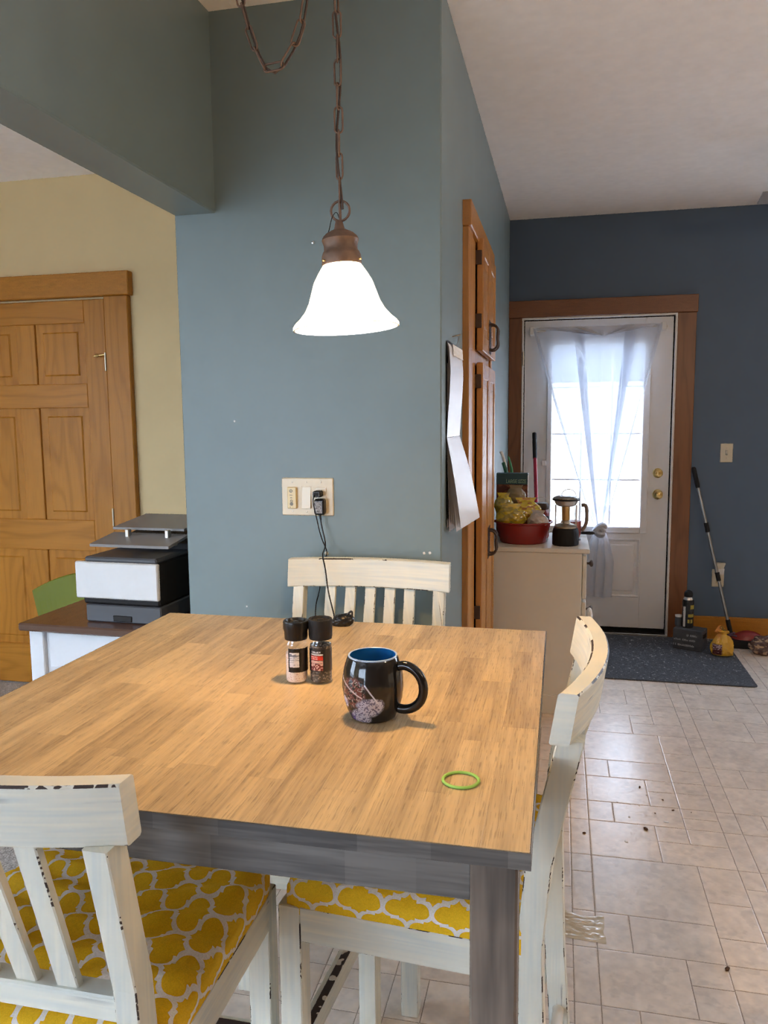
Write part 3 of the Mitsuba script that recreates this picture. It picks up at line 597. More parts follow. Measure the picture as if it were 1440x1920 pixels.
# red mop behind the dresser
rmop = thing('mop', 'mop with a red pole leaning on the white door behind the dresser', 'mop')
part(rmop, 'pole', tube([(-0.098, 4.55, 0.10), (-0.157, 5.06, 1.16)], 0.0115, 12), 'red_pole', smooth=40)
part(rmop, 'grip', tube([(-0.1565, 5.055, 1.15), (-0.1615, 5.10, 1.24), (-0.1650, 5.13, 1.305), (-0.1652, 5.132, 1.31)], [0.0135, .0145, .0135, .009], 12), 'black_matte', smooth=40)
part(rmop, 'head', hull([(-0.21, 4.50, 0.001), (0.02, 4.50, 0.001), (-0.21, 4.60, 0.001), (0.02, 4.60, 0.001), (-0.16, 4.53, 0.07), (-0.04, 4.53, 0.07), (-0.16, 4.57, 0.07), (-0.04, 4.57, 0.07), (-.13, 4.54, .11), (-.07, 4.54, .11), (-.13, 4.56, .11), (-.07, 4.56, .11)]), 'red_plastic')

# ------------------------------------------------------------------ by the door, on the right
mt = hull([(x, y, z) for (x, y) in ((0.15, 4.262), (1.006, 4.262), (1.022, 4.278), (1.028, 5.15), (0.15, 5.15)) for z in (0.0005, 0.007)])
single('door_mat', mt, 'mat_fibre', 'dark grey door mat on the tiles in front of the white door', 'mat')
sw = thing('light_switch', 'ivory single light switch plate on the dark blue wall right of the door', 'light switch')
part(sw, 'plate', box(0.964, 1.037, DY-0.006, DY+0.001, 1.120, 1.236, 0.003), 'ivory_light')
part(sw, 'toggle', xf(box(-0.005, 0.005, -0.014, 0.004, -0.010, 0.010, 0.002), rx=-0.4, loc=(1.0005, DY-0.006, 1.180)), 'ivory_light')
part(sw, 'slot', box(0.994, 1.007, DY-0.0066, DY-0.005, 1.165, 1.195), 'grey_print')
for z in (1.148, 1.208): part(sw, 'screw', xf(lathe([(0, 0), (.0035, 0), (.003, .0015), (0, .002)], 12), rx=math.pi/2, loc=(1.0005, DY-0.006, z)), 'pewter')
ol = thing('outlet', 'ivory power outlet low on the dark blue wall behind the mop pole', 'outlet')
part(ol, 'plate', box(0.944, 1.016, DY-0.006, DY+0.001, 0.335, 0.448, 0.003), 'ivory_light')
for z in (0.368, 0.415):
    part(ol, 'socket', xf(lathe([(0, 0), (.016, 0), (.016, .002), (0, .002)], 20), rx=math.pi/2, loc=(0.98, DY-0.006, z)), 'ivory'); 
part(ol, 'slot', cat(*[box(0.98+s*0.006-0.001, 0.98+s*0.006+0.001, DY-0.0085, DY-0.007, z-0.005, z+0.005) for s in (-1, 1) for z in (0.368, 0.415)]), 'black')
af = thing('air_freshener', 'white plug-in air freshener in the low outlet of the dark blue wall', 'air freshener')
part(af, 'body', hull([(0.966, DY-0.034, 0.42), (1.008, DY-0.034, 0.42), (0.960, DY-0.034, 0.455), (1.012, DY-0.034, 0.455), (0.966, DY-0.008, 0.42), (1.008, DY-0.008, 0.42), (0.960, DY-0.008, 0.455), (1.012, DY-0.008, 0.455)]), 'white_plastic')
part(af, 'cap', hull([(0.966, DY-0.032, 0.455), (1.006, DY-0.032, 0.455), (0.966, DY-0.012, 0.455), (1.006, DY-0.012, 0.455), (0.956, DY-0.036, 0.492), (1.018, DY-0.036, 0.492), (0.956, DY-0.008, 0.492), (1.018, DY-0.008, 0.492)]), 'ivory_light')
# silver mop / sweeper
A0, A1 = np.array([0.806, 5.165, 1.092]), np.array([1.040, 5.04, 0.070])
swp = thing('sweeper', 'floor sweeper with a silver pole and red head leaning right of the door casing', 'sweeper')
L = lambda t: A0+(A1-A0)*t
part(swp, 'grip', tube([L(0), L(.01), L(.10), L(.125)], [0.008, .0135, .0135, .012], 12), 'black_matte', smooth=40)
metal('pole_grey', (0.30, 0.30, 0.29), 0.35)
part(swp, 'pole', tube([L(.12), L(.93)], 0.0095, 14), 'pole_grey', smooth=40)
for t0, t1 in ((.335, .39), (.63, .68), (.91, .99)): part(swp, 'collar', tube([L(t0), L(t1)], 0.0135, 14), 'black_matte', smooth=40)
hd = trimesh.creation.icosphere(subdivisions=3, radius=1.0); v = hd.vertices.copy(); v[:, 2] = np.maximum(v[:, 2], -0.1); hd.vertices = v*np.array([0.105, 0.055, 0.085])+np.array([1.14, 5.06, 0.012])
part(swp, 'head', hd, 'red_plastic', smooth=True)
part(swp, 'brush', hull([(x, y, z) for x in (1.035, 1.16) for (y, z) in ((4.985, 0.002), (4.985, 0.045), (5.10, 0.002), (5.10, 0.05))]), 'black_matte')
# black box with can
bx = thing('shoe_box', 'dark grey box with white lettering on the door mat below the casing', 'box')
bR = 0.30
def bxm(m): return xf(m, -0.42, (0.785, 4.925, 0.0075))
mat('box_dark', lambda p, n, uv: mix(mi.Color3f(0.030, 0.032, 0.037), mi.Color3f(0.075, 0.072, 0.07), fbm(p.x*40, p.y*40, p.z*40, 3)), 0.4, 0.5)
part(bx, 'carton', bxm(box(-0.085, 0.085, -0.055, 0.055, 0, 0.125, 0.002)), 'box_dark')
mat('faint_print', (0.30, 0.30, 0.31), 0.5, 0.3)
def glyphs(rows, seed):
    r = random.Random(seed); out = []
    for z, x, n, h in rows:
        for i in range(n):
            w = r.uniform(0.004, 0.009)
            if r.random() < 0.85: out.append(box(x, x+w*0.75, -0.0562, -0.0548, z, z+h*r.choice([1, 1, 0.7])))
            x += w+0.001
    return cat(*out)
part(bx, 'lettering', bxm(glyphs([(0.085, -0.005, 9, 0.012), (0.055, -0.078, 17, 0.011), (0.022, -0.082, 18, 0.012)], 4)), 'faint_print')
part(bx, 'end_label', bxm(cat(box(0.0848, 0.0856, -0.035, 0.03, 0.075, 0.10), box(0.0849, 0.0858, -0.03, 0.025, 0.08, 0.095))), 'black')
can = thing('spray_can', 'black spray can with yellow print standing on the dark grey box', 'can')
cxx, cyy = 0.772, 4.950; cz0 = 0.1325
def canm(*pr): return lathe(list(pr), 32, (cxx, cyy, cz0))
part(can, 'body', canm((0, 0), (.031, 0), (.033, .004), (.033, .160), (.029, .170), (0, .171)), 'black', smooth=40)
part(can, 'collar', canm((.029, .170), (.027, .178), (.022, .186), (0, .187)), 'chrome', smooth=40)
part(can, 'cap', canm((0, .184), (.021, .186), (.024, .190), (.025, .208), (.020, .220), (.010, .226), (0, .227)), 'black_matte', smooth=40)
mat('yellow_print', (0.33, 0.26, 0.045), 0.5, 0.3)
def curved_patch(cx, cy, r, a0, a1, z0, z1, n=10):
    V, F = [], []
    for i in range(n+1):
        a = a0+(a1-a0)*i/n
        for z in (z0, z1): V.append((cx+r*math.cos(a), cy+r*math.sin(a), z))
    for i in range(n): F += [[2*i, 2*i+2, 2*i+3], [2*i, 2*i+3, 2*i+1]]
    return trimesh.Trimesh(V, F, process=False)
R_ = math.radians
part(can, 'print', cat(curved_patch(cxx, cyy, .0334, R_(-75), R_(-20), cz0+.115, cz0+.140), curved_patch(cxx, cyy, .0334, R_(-95), R_(-30), cz0+.066, cz0+.085), curved_patch(cxx, cyy, .0334, R_(-100), R_(-80), cz0+.030, cz0+.052), curved_patch(cxx, cyy, .0334, R_(-70), R_(-45), cz0+.030, cz0+.052)), 'yellow_print', smooth=True)
part(can, 'white_stripe', curved_patch(cxx, cyy, .0335, R_(-150), R_(-122), cz0+.006, cz0+.130), 'white_plastic', smooth=True)
sb = thing('small_jar', 'small grey jar with a pale lid, left of the spray can on its box', 'jar')
part(sb, 'body', lathe([(0, 0), (.018, 0), (.020, .004), (.020, .055), (0, .056)], 24, (0.722, 4.970, 0.1325)), 'charcoal', smooth=40)
part(sb, 'lid', lathe([(0, .056), (.021, .056), (.021, .066), (0, .068)], 24, (0.722, 4.970, 0.1325)), 'white_plastic', smooth=40)
# yellow snack bag
def f_snack(p, n, uv):
    base = mi.Color3f(0.62, 0.34, 0.020)
    org = smoothstep(0.10, 0.13, p.z)*smoothstep(0.945, 0.925, p.x); c = mix(base, mi.Color3f(0.55, 0.17, 0.03), org*0.7)
    brown = smoothstep(0.940, 0.932, p.x)*smoothstep(0.885, 0.893, p.x)*smoothstep(0.085, 0.078, p.z)*smoothstep(0.016, 0.022, p.z)
    c = mix(c, mi.Color3f(0.10, 0.022, 0.018), brown)
    speck = brown*smoothstep(0.045, 0.055, p.z)*smoothstep(0.5, 0.6, noise(p.x*190, p.y*90, p.z*190))
    c = mix(c, mi.Color3f(0.38, 0.26, 0.30), speck)
    return mix(c, mi.Color3f(0.62, 0.55, 0.36), smoothstep(0.018, 0.012, p.z))
mat('snack_film', f_snack, 0.28, 0.6, clearcoat=0.5, clearcoat_gloss=0.9)
sb_ = thing('snack_bag', 'yellow snack bag twisted shut, standing at the corner of the door mat', 'snack bag')
sm = trimesh.creation.icosphere(subdivisions=5, radius=1.0); v = sm.vertices.copy()
hh = (v[:, 2]+1)/2; rad = np.interp(hh, [0, .05, .15, .4, .6, .75, .86, 1], [.62, .92, 1.0, 0.98, .86, .62, .40, .55])
q = np.hypot(v[:, 0], v[:, 1])+1e-9; ang_ = np.arctan2(v[:, 1], v[:, 0])
cr = meshkit.fbm(np.stack([np.cos(ang_)*2.2, np.sin(ang_)*2.2, hh*3.0], 1)+4, 4, seed=2)-0.5; cr2 = meshkit.fbm(v*7+2, 3, seed=5)-0.5
rr = rad*np.minimum(1, q/0.25)*(1+0.42*cr+0.16*cr2)
sm.vertices = np.stack([0.945+v[:, 0]/q*rr*0.064, 4.805+v[:, 1]/q*rr*0.048, 0.0075+hh*0.150], 1)
part(sb_, 'pouch', sm, 'snack_film', smooth=40)
tp = hull([(0.895+0.004, 4.795, 0.150), (0.978, 4.795, 0.130), (0.918, 4.80, 0.184), (0.930, 4.80, 0.192), (0.982, 4.80, 0.148), (0.93, 4.812, 0.140)])
part(sb_, 'folded_top', tp, 'snack_film')
tx = meshkit.text_mesh('CHEX', 0.016, 0.001, True); tx.apply_transform(trimesh.transformations.euler_matrix(0, 0, -0.72)); tx.apply_transform(trimesh.transformations.euler_matrix(math.pi/2, 0, 0)); tx.apply_translation((0.922, 4.7925, 0.176))
part(sb_, 'lettering', tx, 'black')
mat('purple_tie', (0.055, 0.022, 0.045), 0.5, 0.4)
part(sb_, 'tie', cat(tube(smooth_path([(0.955, 4.80, 0.128), (0.985, 4.795, 0.140), (1.010, 4.79, 0.150)], 5), [0.006]*11, 8), tube(smooth_path([(0.975, 4.79, 0.135), (1.000, 4.785, 0.135), (1.018, 4.78, 0.132)], 5), 0.006, 8)), 'purple_tie', smooth=True)
def f_choc(p, n, uv):
    return mix(mi.Color3f(0.060, 0.022, 0.015), mi.Color3f(0.34, 0.22, 0.13), smoothstep(0.52, 0.62, fbm(p.x*42, p.y*20, p.z*55+3, 3)))
mat('choc_film', f_choc, 0.25, 0.6, clearcoat=0.6, clearcoat_gloss=0.9)
cb_ = thing('snack_bag', 'brown crumpled snack bag on the floor at the right edge, below the baseboard', 'snack bag')
part(cb_, 'pouch', sphere_lump((1.195, 4.90, 0.048), (0.078, 0.05, 0.062), 21, 0.28, 2.5, 5, flat=0.001), 'choc_film', smooth=30)
# ceiling fan with the one blade that reaches the picture
fan = thing('ceiling_fan', 'grey ceiling fan blade entering at the right edge below the ceiling', 'ceiling fan')
FX, FYc, FZ = 1.55, 4.05, 2.40
mat('fan_grey', (0.20, 0.19, 0.18), 0.5, 0.3)
part(fan, 'motor', lathe([(0, 0), (.09, .0), (.11, .02), (.11, .09), (.06, .12), (.02, .13), (.02, ceil_z(FYc)-FZ+.02), (0, ceil_z(FYc)-FZ+.02)], 32, (FX, FYc, FZ-0.06)), 'fan_grey', smooth=40)
for k in range(5):
    b = xf(box(0.10, 0.672, -0.055, 0.055, -0.004, 0.004, 0.002), loc=(0, 0, 0), rx=0.20)
    part(fan, 'blade', xf(b, math.pi+k*2*math.pi/5, (FX, FYc, FZ)), 'fan_grey')

kl = thing('kitchen_lamp', 'white globe pendant lamp in the kitchen, outside the picture', 'ceiling lamp')
kb = part(kl, 'globe', lathe([(.050, 0), (.085, -.03), (.105, -.08), (.10, -.125), (.07, -.16), (0, -.175)], 32, (1.75, 0.75, ceil_z(0.75)-0.03)), 'white_matte', smooth=True)
gm = trimesh.creation.icosphere(subdivisions=3, radius=0.10); gm.apply_translation((1.75, 0.75, 2.02)); scene[kb] = mikit.ply(gm, 'white_matte', smooth=True); scene[kb]['emitter'] = {'type': 'area', 'radiance': {'type': 'rgb', 'value': KITCHEN}}
part(kl, 'cord', cyl((1.75, 0.75, 2.11), (1.75, 0.75, ceil_z(0.75)), 0.004, 8), 'black'); part(kl, 'base', lathe([(0, 0), (.07, 0), (.07, -.03), (.05, -.04), (0, -.04)], 32, (1.75, 0.75, ceil_z(0.75))), 'pewter', smooth=40)

# ------------------------------------------------------------------ crumbs and spill on the floor
mat('crumb_brown', (0.070, 0.034, 0.016), 0.7, 0.3)
for i, (x, y, s) in enumerate(((0.316, 2.985, 1.0), (0.389, 2.898, .7), (0.415, 2.824, .8), (0.476, 2.822, .45), (0.306, 2.668, 1.5), (0.100, 2.600, 1.0), (0.437, 1.992, 1.4), (0.350, 2.79, .5), (0.334, 2.925, .4), (0.322, 1.74, .5))):
    m = sphere_lump((0, 0, 0), (0.0062*s, 0.0036*s, 0.003*s), i+1, 0.3, 2, 2)
    single('crumb', xf(m, 1.3+i, (x, y, 0.0024*s)), 'crumb_brown', ('dark crumb nearest the door mat on the beige tiles', 'dark crumb second from the door mat on the beige tiles', 'dark crumb right of the dried drips on the tiles', 'smallest dark crumb at the right of the group on the tiles', 'largest dark long crumb in the middle of the tiles', 'dark crumb close to the back of the right chair', 'dark crumb alone near the right edge of the picture', 'tiny dark crumb left of the pair of drips on the tiles', 'faint tiny crumb below the one nearest the mat', 'tiny dark crumb at the bottom edge of the floor')[i], 'crumb', smooth=True)
for i, (x, y, s) in enumerate(((0.381, 2.735, 1.0), (0.259, 2.745, .6), (0.236, 2.575, .9), (0.225, 2.85, .4), (0.271, 2.842, .5), (0.300, 2.838, .4))):
    m = lathe([(0, 0), (.008*s, 0), (.007*s, .0012), (0, .002)], 16, (0, 0, 0)); m.apply_scale([1.1, 0.8, 1])
    single('drip', xf(m, i, (x, y, 0.0004)), 'white_plastic', ('largest pale drip, beside the dark crumbs on the tiles', 'pale drip left of the largest drip on the tiles', 'pale drip nearest the viewer on the beige tiles', 'leftmost tiny pale drip on the tiles near the window glare', 'middle tiny pale drip on the tiles near the window glare', 'rightmost tiny pale drip on the tiles near the window glare')[i], 'drip', smooth=True)
mat('wet', lambda p, n, uv: mix(mi.Color3f(0.66, 0.575, 0.43), mi.Color3f(0.50, 0.415, 0.28), fbm(p.x*40, p.y*40, 3, 3)), 0.16, 0.6, clearcoat=1.0, clearcoat_gloss=0.97)
def film(nx=60, ny=40):
    V, F = [], []
    for j in range(ny+1):
        for i in range(nx+1):
            u, w = i/nx, j/ny; e = meshkit.noise(np.array([[w*5+2, 1.5, 0.3]]))[0]
            x = -0.03+u*(0.165+0.012*e); y = 2.040+w*(0.118+0.010*math.sin(u*7))-0.010*u
            h = 0.0022*max(0, meshkit.fbm(np.array([[x*45, y*110, 1.0]]), 3)[0]-0.42)*4
            V.append((x, y, 0.0007+h*min(1, 6*min(u, 1-u, w, 1-w))))
    for j in range(ny):
        for i in range(nx):
            q = j*(nx+1)+i; F += [[q, q+1, q+nx+2], [q, q+nx+2, q+nx+1]]
    return trimesh.Trimesh(V, F, process=False)
single('spill', film(), 'wet', 'shiny brownish wet spill on the tiles behind the right chair', 'spill', smooth=True)

# ------------------------------------------------------------------ dining table
tab = thing('dining_table', 'square counter-height table with a worn grey-brown plank top and grey legs', 'table')
TX0, TX1, TY0, TY1, TZ = -0.998, -0.027, 0.872, 1.850, 0.900
nst = 17; wst = (TX1-TX0)/nst
for i in range(nst):
    x0 = TX0+i*wst; ys = [TY0]; off = rng.uniform(0.10, 0.42)
    y = TY0+off
    while y < TY1-0.08: ys.append(y); y += rng.uniform(0.24, 0.46)
    ys.append(TY1)
    for a, b in zip(ys[:-1], ys[1:]):
        part(tab, 'stave', box(x0, x0+wst, a, b, TZ-0.021, TZ, 0.0003), 'table_top', uv=(rng.random(), rng.random()))
for x0, x1, y0, y1 in ((TX0-0.002, TX1+0.002, TY0-0.002, TY0), (TX0-0.002, TX1+0.002, TY1, TY1+0.002), (TX0-0.002, TX0, TY0, TY1), (TX1, TX1+0.002, TY0, TY1)):
    part(tab, 'edge', box(x0, x1, y0, y1, TZ-0.022, TZ-0.0006, 0.0004), 'table_apron', uv=(.2, .6))
part(tab, 'apron', box(TX0+0.02, TX1-0.07, TY0+0.020, TY0+0.042, 0.818, TZ-0.021, 0.002), 'table_apron', uv=(.1, .1))
part(tab, 'apron', box(TX0+0.02, TX1-0.07, TY1-0.042, TY1-0.020, 0.818, TZ-0.021, 0.002), 'table_apron', uv=(.3, .1))
part(tab, 'apron', box(TX0+0.02, TX0+0.042, TY0+0.06, TY1-0.06, 0.818, TZ-0.021, 0.002), 'table_apron', uv=(.5, .1))
part(tab, 'apron', box(TX1-0.042, TX1-0.02, TY0+0.072, TY1-0.072, 0.818, TZ-0.021, 0.002), 'table_apron', uv=(.7, .1))
for x in (TX0+0.003, TX1-0.071):
    for y in (TY0+0.013, TY1-0.070):
        part(tab, 'leg', box(x, x+0.057, y, y+0.057, 0.001, TZ-0.021, 0.003), 'table_leg')

# ------------------------------------------------------------------ chairs
def bar(path, w, h, axes=None, b=0.0018):
    """Chamfered bar along a path; the section's first axis is X (or axes[0])."""
    P = np.asarray(path, float); ax, ay = axes
    r = chring(w, h, b); rings = [[p+q[0]*np.array(ax)+q[1]*np.array(ay) for q in r] for p in P]
    tri, side = loft(rings); return flagged(tri, (side >= 0) & (side % 2 == 0))
def put(mu, rz, loc):
    m, uv = mu; return xf(m, rz, loc), uv
def chair(label, group, loc, rz, seed):
    c = thing('dining_chair', label, 'chair', group); rr = random.Random(seed)
    def add(name, mu, mt, **k):
        m, uv = put(mu, rz, loc); return part(c, name, m, mt, uv=uv, **k)
    HW = 0.205
    bulge = lambda x: 0.038*(1-(x/0.235)**2)
    for s in (-1, 1):   # rear posts run from the floor to the top rail
        add('back_post', bar([(s*HW, -0.232, 0.001), (s*HW, -0.212, 0.30), (s*HW, -0.203, 0.58), (s*HW, -0.215, 0.72), (s*HW, -0.2600, 0.9245)], 0.032, 0.040, ((1, 0, 0), (0, 1, 0))), 'chair_paint')
        add('front_leg', flagbox(box(s*HW-0.020, s*HW+0.020, 0.180, 0.220, 0.001, 0.583, 0.0018)), 'chair_paint')
        add('seat_rail', flagbox(box(s*(HW+0.012)-0.010, s*(HW+0.012)+0.010, -0.185, 0.180, 0.522, 0.585, 0.002)), 'chair_paint_flat')
        add('side_stretcher', flagbox(box(s*HW-0.010, s*HW+0.010, -0.195, 0.180, 0.21, 0.245, 0.002)), 'chair_paint_flat')
    add('seat_rail', flagbox(box(-HW+0.018, HW-0.018, 0.198, 0.218, 0.522, 0.585, 0.002)), 'chair_paint_flat')
    add('seat_rail', flagbox(box(-HW+0.014, HW-0.014, -0.213, -0.193, 0.522, 0.585, 0.002)), 'chair_paint_flat')
    m = cyl((-HW, -0.222, 0.165), (HW, -0.222, 0.165), 0.0115, 18); part(c, 'rear_dowel', xf(m, rz, loc), 'dresser_paint', smooth=40)
    fs = add('front_stretcher', flagbox(box(-HW+0.018, HW-0.018, 0.186, 0.210, 0.275, 0.320, 0.002)), 'chair_paint_flat')
    m, uv = put(flagbox(box(-HW+0.018, HW-0.018, 0.185, 0.200, 0.3195, 0.3215, 0.0006)), rz, loc); part(fs, 'worn_edge', m, 'worn_edge', uv=uv, label='dark worn edge of the stretcher')
    # top rail: curved board
    xs = np.linspace(-0.235, 0.235, 25); r = chring(0.030, 0.080, 0.003); rings = []
    for x in xs:
        y0 = -0.262-bulge(x)+0.012
        rings.append([(x, y0+q[0]-q[1]*0.16, 0.962+q[1]) for q in r])
    tri, side = loft(rings); add('top_rail', flagged(tri, (side >= 0) & (side % 2 == 0)), 'chair_paint_flat')
    add('back_rail', flagbox(box(-HW+0.013, HW-0.013, -0.226, -0.196, 0.668, 0.702, 0.0025)), 'chair_paint_flat')
    for k in range(-2, 3):
        x = k*0.0584; yt = -0.260-bulge(x)+0.012
        add('slat', bar([(x, -0.212, 0.696), (x, (yt-0.212)/2+0.003, 0.80), (x, yt, 0.9240)], 0.031, 0.013, ((1, 0, 0), (0, 1, 0)), 0.0018), 'chair_paint')
    # cushion wraps over the seat frame
    n = 46; L = np.linspace(-1.3, 1.3, n); hx, hy, th = 0.226, 0.208, 0.062
    f = lambda t: np.sign(t)*np.minimum(np.abs(t), 1+0.0*t) if False else np.sign(t)*(np.where(np.abs(t) < 0.90, np.abs(t), 0.90+0.10*np.sin(np.clip((np.abs(t)-0.90)/0.14, 0, 1)*np.pi/2)))
    g = lambda t: np.where(np.abs(t) < 0.90, 0, np.clip((np.abs(t)-0.90)/0.40, 0, 1)**1.25)
    U, W = np.meshgrid(L, L, indexing='ij')
    d = np.maximum(g(U), g(W)); X, Y = hx*f(U), hy*f(W)+0.004
    corner = np.clip(np.abs(f(U))-0.82, 0, 1)*np.clip(np.abs(f(W))-0.82, 0, 1)*0.9
    X = X*(1-corner); Y = Y*(1-corner)
    puff = 0.014*(1-np.clip(np.abs(U), 0, 1)**4)*(1-np.clip(np.abs(W), 0, 1)**4)
    P3 = np.stack([X*9+seed, Y*9, 0*X], -1); wr = (meshkit.fbm(P3, 3, seed=seed)-0.5)*0.014*(d < 0.2)
    fold = 0.0050*np.sin(Y*95+4*np.sin(X*9+seed))*(1-np.clip(np.abs(W), 0, 1)**6)*(d < 0.15) if seed == 2 else 0
    Z = 0.628+puff+wr+fold-th*d
    V = np.stack([X, Y, Z], -1).reshape(-1, 3); F = []
    for i in range(n-1):
        for j in range(n-1):
            a = i*n+j; F += [[a, a+n, a+n+1], [a, a+n+1, a+1]]
    uv = np.stack([(W*hy).ravel()+rr.random()*0.05, (U*hx).ravel()+rr.random()*0.05], 1)
    part(c, 'cushion', xf(trimesh.Trimesh(V, F, process=False), rz, loc), 'trellis_fabric', smooth=True, uv=uv, label='yellow cushion with a white trellis pattern')
    return c
chair('cream painted slat-back chair between the blue wall and the table', None, (-0.530, 1.885, 0), math.pi, 1)
chair('whitewashed slat-back chair in the left foreground with its back to the viewer', None, (-0.7055, 1.012, 0), 0.0, 2)
c3 = chair('worn white chair at the right side of the table, seen from its side', None, (-0.2205, 1.385, 0), math.pi/2-0.075, 3)

# ------------------------------------------------------------------ on the table
MX, MY = -0.303, 1.248
mug = thing('mug', 'black barrel-shaped mug with a blue inside and pale printed figures on the table', 'mug')
def f_mug(p, n, uv):
    a = dr.atan2(p.y-MY, p.x-MX)*57.29578; z = (p.z-0.900)*1000.0     # degrees and millimetres on the wall of the mug
    u = (a+112.0)*0.85                                                # -y side of the mug faces the viewer
    blk = mi.Color3f(0.006, 0.006, 0.007)
    w = 9*(fbm(u*0.07, z*0.07, 3, 3)-0.5)
    def blob(cx, cz, rx, rz, s=0.18): return smoothstep(1+s, 1-s, dr.sqrt(dr.square((u-cx+w)/rx)+dr.square((z-cz+w)/rz)))
    fine = noise(u*0.30, z*0.30, 5); fi2 = noise(u*0.55+7, z*0.5, 2)
    inside = smoothstep(62, 52, dr.abs(u))
    c = blk
    rb = blob(-6, 55, 24, 25)*smoothstep(0.35, 0.55, fine)
    c = mix(c, mi.Color3f(0.13, 0.035, 0.03), rb); c = mix(c, mi.Color3f(0.34, 0.27, 0.24), blob(-6, 55, 22, 24)*smoothstep(0.66, 0.78, fi2))
    lw = dr.maximum(dr.maximum(blob(24, 32, 22, 15), blob(6, 12, 20, 15)), blob(-26, 36, 9, 10))
    c = mix(c, mix(mi.Color3f(0.50, 0.50, 0.60), mi.Color3f(0.13, 0.12, 0.20), smoothstep(0.5, 0.72, fi2)), lw)
    c = mix(c, mi.Color3f(0.10, 0.05, 0.20), blob(-16, 12, 8, 9)*smoothstep(0.4, 0.6, fine))
    def streak(x0, z0, x1, z1, t):
        dx, dz = x1-x0, z1-z0; L2 = dx*dx+dz*dz; q = dr.clip(((u-x0)*dx+(z-z0)*dz)/L2, 0, 1)
        return smoothstep(t+0.5, t-0.4, dr.sqrt(dr.square(u-x0-q*dx)+dr.square(z-z0-q*dz)))
    c = mix(c, mi.Color3f(0.62, 0.50, 0.52), streak(-44, 78, 12, 48, 1.2)); c = mix(c, mi.Color3f(0.60, 0.58, 0.66), streak(17, 70, 38, 40, 1.1))
    return mix(blk, c, inside)
scene['mug_glaze'] = {'type': 'twosided', 'bsdf': {'type': 'principled', 'base_color': proc(f_mug), 'roughness': 0.07, 'specular': 0.45, 'clearcoat': 0.35, 'clearcoat_gloss': 0.98}}
mat('mug_black', (0.004, 0.004, 0.0045), 0.09, 0.45)
mat('blue_glaze', (0.012, 0.12, 0.34), 0.1, 0.5, clearcoat=1.0, clearcoat_gloss=0.98)
mat('rim_glaze', (0.30, 0.42, 0.62), 0.12, 0.5)
part(mug, 'body', lathe([(0, .001), (.034, .001), (.038, .003), (.044, .016), (.0495, .035), (.0520, .055), (.0512, .072), (.0478, .090), (.0428, .104), (.0415, .1065)], 72, (MX, MY, TZ)), 'mug_glaze', smooth=40)
part(mug, 'rim', lathe([(.0416, .1062), (.0412, .1084), (.0398, .1090), (.0384, .1078)], 72, (MX, MY, TZ)), 'rim_glaze', smooth=True)
part(mug, 'inside', lathe([(.0385, .1080), (.0440, .090), (.0478, .060), (.0450, .030), (.036, .010), (0, .008)], 72, (MX, MY, TZ)), 'blue_glaze', smooth=40)
hp = smooth_path([(.046, 0, .092), (.060, 0, .0945), (.080, 0, .084), (.090, 0, .060), (.084, 0, .036), (.064, 0, .021), (.044, 0, .021)], 8)
hp = np.stack([hp[:, 0], hp[:, 1], hp[:, 2]], 1); hm = tube(hp, 0.0078, 14); part(mug, 'handle', xf(hm, -0.16, (MX, MY, TZ)), 'mug_black', smooth=True)

